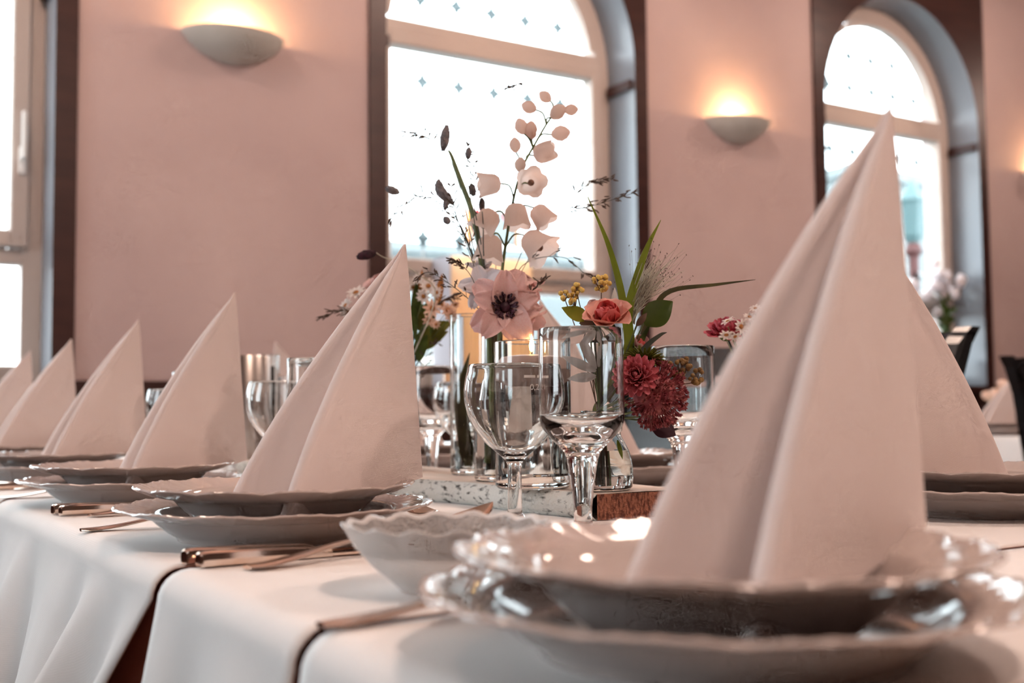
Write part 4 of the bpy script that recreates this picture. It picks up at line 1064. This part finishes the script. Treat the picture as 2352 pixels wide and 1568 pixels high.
daisy('pale daisy right of the napkin tip at the top',984,657,21,1.40,CAMV*.7+UP*.4,0,sst,g)
daisy('pale daisy below the top right one',973,680,19,1.40,CAMV*.8-UP*.2-RT*.2,0,sst,g)
daisy('peach daisy facing the camera right of the napkin',993,708,23,1.38,CAMV*.9+UP*.1,1,sst,g)
daisy('glowing peach daisy beside the glass cylinder rim',1028,712,18,1.40,CAMV*.6+RT*.3,1,sst,g)
daisy('glowing peach daisy nearest the glass cylinder',1038,724,18,1.39,CAMV*.8+RT*.1-UP*.2,1,sst,g)
for k,(x,y,Rp,kd) in enumerate([(1003,672,16,0),(962,640,15,0),(1015,700,15,1),(985,735,16,1),(1002,745,13,1),(950,660,15,0),(860,705,17,0),(1046,700,12,1)]):
    daisy(('small pale daisy right of the second napkin high','small daisy hugging the napkin tip','small peach daisy between the larger ones','small peach daisy low in the foliage','tiny peach daisy lowest in the foliage','small daisy half behind the napkin tip','small white daisy peeping over the napkin slope','tiny peach daisy touching the lantern')[k],x,y,Rp,1.41+.01*(k%3),CAMV*.8+UP*rnd.uniform(-.2,.5)+RT*rnd.uniform(-.4,.4),kd,sst,g)
c=P(872,650,1.42); rose('pale pink rose hidden behind the second napkin',sst(c),c,(CAMV*.5+UP*.8-RT*.3),.019,M_rosep,M_rosep)
def sleaf(label,base,tip,w,m_,d=1.43):
    t=thing('leaf',label,'leaf',SN); part(t,'blade',flat_leaf(P(*base,d),P(*tip,d),w*d/FPX),m_,world=True); part(t,'stalk',MB().tube(bez([SN-Vector((0,0,.06)),SN,P(*base,d)],8),.0008,5),M_stemd,world=True)
for a in [('dark leaf at the top right of the daisies',(962,740),(958,640),26,M_leaf),('orange tipped leaf right of the napkin tip',(972,690),(969,618),18,M_disc),('orange tipped leaf above the peach daisy',(1005,700),(1016,628),18,M_disc),('broad olive leaf under the peach daisies',(965,800),(1015,745),44,M_olive),
          ('olive leaf hugging the glass cylinder',(970,770),(1040,738),34,M_olive),('dark leaf low beside the second napkin',(962,830),(975,740),30,M_leaf),('dark leaf between the peach daisies',(975,790),(1000,690),24,M_leaf),('narrow olive leaf beside the cylinder',(980,790),(1030,760),20,M_olive),('narrow dark leaf rising past the napkin edge',(955,780),(948,668),16,M_leaf),('olive leaf behind the daisies',(965,760),(985,690),36,M_olive),('dark leaf left behind the second napkin',(905,760),(850,700),30,M_leaf)]: sleaf(*a)
panicle('seed grass poking out left of the white daisies',[(880,760),(830,730),(780,715),(742,728)],30,1.37,6,20,21,u0=.4)
panicle('seed grass among the peach daisies',[(965,770),(985,720),(1020,690),(1045,680)],34,1.41,8,14,22,u0=.4)
t=thing('grass_blade','green blade curving inside the small vase','leaf',V_SMALL+Vector((0,0,.01)))
part(t,'blade',blade_mb([V_SMALL+Vector((.012,-.004,.008)),V_SMALL+Vector((.006,-.006,.05)),V_SMALL+Vector((-.002,0,.1))],.007),M_blade,world=True)
panicle('dark fine twig beside the second napkin edge',[(958,930),(968,860),(985,800),(1000,790)],30,1.42,6,10,23,u0=.3)

# --- vase hidden behind the closest napkin: dahlia and daisies ------------------
V_R=Vector((.640,.655,TZ+.0006))
vase('posy_vase','small vase with raspberry dahlia behind the closest napkin',V_R,[(.020,0),(.022,.003),(.0225,.06),(.016,.075),(.015,.085)],.0018,.005,water=.05)
RN=V_R+Vector((0,0,.085))
def rst(c): return [V_R+Vector((rnd.uniform(-.006,.006),rnd.uniform(-.006,.006),.008)),RN,RN.lerp(c,.5)+UP*.002,c-UP*.004]
c=P(1668,758,.90); chrys('raspberry pink dahlia right of the grass blade tip',rst(c),c,(UP*.85+CAMV*.35-RT*.1),.0165,M_dahl,rows=((6,80),(8,60),(10,40),(11,20),(11,2)),w=.5,name='dahlia')
g='daisies beside the dahlia'
for lab,x,y,Rp,ax in (('daisy edge on in front of the dahlia',1672,738,18,UP*.8-RT*.4+CAMV*.2),('daisy facing right in front of the dahlia',1702,750,19,CAMV*.8+RT*.3+UP*.1),('daisy hanging below the dahlia',1668,768,19,CAMV*.5-UP*.6),('daisy right above the dahlia',1722,728,16,CAMV*.5+UP*.6),('topmost daisy beside the closest napkin edge',1735,708,15,CAMV*.4+UP*.7-RT*.2),('daisy low under the dahlia right',1688,772,16,CAMV*.5-UP*.5+RT*.2)):
    daisy(lab,x,y,Rp,.88,ax,0,rst,g)

# --- orange lantern on the sill of the middle window ---------------------------
ln=thing('paper_lantern','orange paper lantern box on the sill of the middle window','lantern',(2.06,WY+.075,BOT))
hz=CAMZ+.535-BOT
part(ln,'front_panel',MB().box(-.165,.165,-.064,-.060,0.002,hz),M_orange,False)
part(ln,'back_panel',MB().box(-.165,.165,.060,.064,0.002,hz),M_orange,False)
for x in (-.169,.165): part(ln,'side_panel',MB().box(x,x+.004,-.064,.064,0.002,hz),M_lav if x<0 else M_orange,False)  # left panel paler: window light on that side put into its colour
part(ln,'base_panel',MB().box(-.165,.165,-.06,.06,0,.003),M_lav,False)

# --- flowers on the sill of the right window ------------------------------------
pt=thing('potted_plant','white flowering pot plant on the sill of the right window','plant',(4.60,WY+.08,BOT))
part(pt,'pot',MB().lathe([(0,0),(.055,0),(.075,.12),(.08,.13),(.072,.13),(.068,.115),(0,.11)],24),M_blk)
fl=MB(); lf=MB(); rr=random.Random(2)
for k in range(26):
    v=Vector((rr.gauss(0,.05),rr.gauss(0,.035),.50+rr.gauss(0,.04))); fl.ball(v,(.028,.028,.02),frame((rr.gauss(0,1),-1,rr.gauss(0,1))),8,6)
for k in range(22):
    a=rr.uniform(0,6.28); z=rr.uniform(.14,.40); b=Vector((0,0,z)); e=b+Vector((math.cos(a)*.085,math.sin(a)*.06,.05)); q=flat_leaf(b,e,.05,face=(0,-.6,1)); lf.add(q.V,q.F)
part(pt,'blossoms',fl,M_anew,kind='stuff'); part(pt,'leaves',lf,M_leaf,kind='stuff')
part(pt,'stem',MB().tube([(0,0,.11),(.01,0,.3),(0,0,.5)],.008),M_stemg)

# ------------------------------------------------------------------ chairs and the table on the right
def chair(loc,rz,label,group='black wooden chairs'):
    """faces local -X; the back stands at +X side (origin below the seat centre)"""
    t=thing('dining_chair',label,'chair',loc,rz,group)
    part(t,'seat',MB().bevbox(-.21,.20,-.21,.21,.44,.475,.008),M_black,False)
    for y in (-.18,.18):
        part(t,'leg',MB().bevbox(-.20,-.165,y-.018,y+.018,0,.44,.004),M_black,False)
        rows=[]
        for z,x,w in ((0,.22,.018),(.25,.205,.020),(.46,.20,.022),(.70,.225,.022),(.88,.265,.020),(.955,.30,.018),(.985,.33,.012)):
            rows.append([(x-w,y-.016,z),(x+w,y-.016,z),(x+w,y+.016,z),(x-w,y+.016,z)])
        m=MB().grid(rows,closed=True); m.F.append((3,2,1,0)); m.F.append((24,25,26,27))
        part(t,'leg',m,M_black,False)
    part(t,'top_rail',MB().grid([[(x0,y,z0),(x1,y,z0),(x2,y,z1),(x3,y,z1)] for y,(x0,x1,x2,x3,z0,z1) in ((-.2,(.27,.285,.325,.30,.915,.975)),(0,(.285,.30,.345,.32,.92,.985)),(.2,(.27,.285,.325,.30,.915,.975)))],closed=True),M_black,True,30)
    part(t,'back_panel',MB().grid([[(.215,y,.66),(.228,y,.66),(.282,y,.90),(.268,y,.90)] for y in (-.165,0,.165)],closed=True),M_black,False)
    part(t,'stretcher',MB().bevbox(-.17,.2,-.19,-.17,.2,.225,.003),M_black,False)
    part(t,'stretcher',MB().bevbox(-.17,.2,.17,.19,.2,.225,.003),M_black,False)
    return t
chair((1.36,1.41,0),0,'black wooden chair across the table beside the closest napkin')
chair((1.36,1.93,0),0,'black wooden chair across the table behind the far goblet')
chair((1.38,2.45,0),0,'black wooden chair across the table near the window wall')
chair((3.10,1.72,0),R_(180),'black wooden chair at the right edge by the second table')

t2=thing('side_table','second white covered table at the right below the window','table',(3.75,2.3,0))
part(t2,'table_top',MB().box(-.43,.43,-.72,.72,.715,.744),M_dark,False)
for x in (-.37,.37):
    for y in (-.65,.65): part(t2,'leg',MB().box(x-.03,x+.03,y-.03,y+.03,0,.715),M_dark,False)
m=MB(); rows=[]
for z,e in ((.50,.012),(.62,.006),(.735,.002),(.7485,-.006),(.75,-.02)):
    row=[]
    for k in range(80):
        s=k/80*4; q=int(s); f=s-q; X,Y=.44+e,.73+e; w=.006*math.sin(k*1.7)*(1 if z<.7 else 0)
        cx_,cy_=[(-X+2*X*f,-Y-w),(X+w,-Y+2*Y*f),(X-2*X*f,Y+w),(-X-w,Y-2*Y*f)][q]; row.append((3.75+cx_,2.3+cy_,z))
    rows.append(row)
m.grid(rows,closed=True); m.F.append(tuple(range(4*80,5*80)))
o=link('tablecloth',m.mesh('tablecloth',M_cloth,True,50)); tag(o,'white cloth over the second table at the right','tablecloth')
for k,(x,y) in enumerate([(3.47,2.42),(3.47,1.95)]):
    w=('by the small flowers','nearer the right edge')[k]
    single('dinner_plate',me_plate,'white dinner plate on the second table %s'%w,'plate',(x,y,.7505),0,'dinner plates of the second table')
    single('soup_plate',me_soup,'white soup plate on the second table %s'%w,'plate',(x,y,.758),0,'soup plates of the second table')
    nk=link('napkin',napkin_mesh(-18+10*k,12,'napkin',seed=40+k,H=.16,L=.16)); nk.location=(x+.10,y,.786); tag(nk,'folded napkin on the second table %s'%w,'napkin','folded napkins of the second table')
V2=Vector((3.66,2.52,.7506))
vase('table_vase','tiny vase with cream flowers on the second table',V2,[(.03,0),(.034,.004),(.034,.05),(.022,.07),(.022,.08)],.002,.005)
t=thing('flower_posy','cream and green flowers in the tiny vase on the second table','flowers',V2+Vector((0,0,.02)))
fl=MB(); lf=MB(); sm=MB(); rr=random.Random(12)
for k in range(16):
    v=Vector((rr.gauss(0,.035),rr.gauss(0,.03),.125+rr.gauss(0,.03))); fl.ball(v,(.02,.02,.016),None,8,6); sm.tube([(0,0,.0),(0,0,.05),v],.0015,5)
for k in range(14):
    a=rr.uniform(0,6.28); e=Vector((math.cos(a)*.06,math.sin(a)*.06,.08+rr.uniform(0,.06))); q=flat_leaf((0,0,.06),e,.03,face=(0,-.5,1)); lf.add(q.V,q.F)
part(t,'blossoms',fl,M_daisyp,kind='stuff'); part(t,'leaves',lf,M_leafy,kind='stuff'); part(t,'stems',sm,M_stemg,kind='stuff')
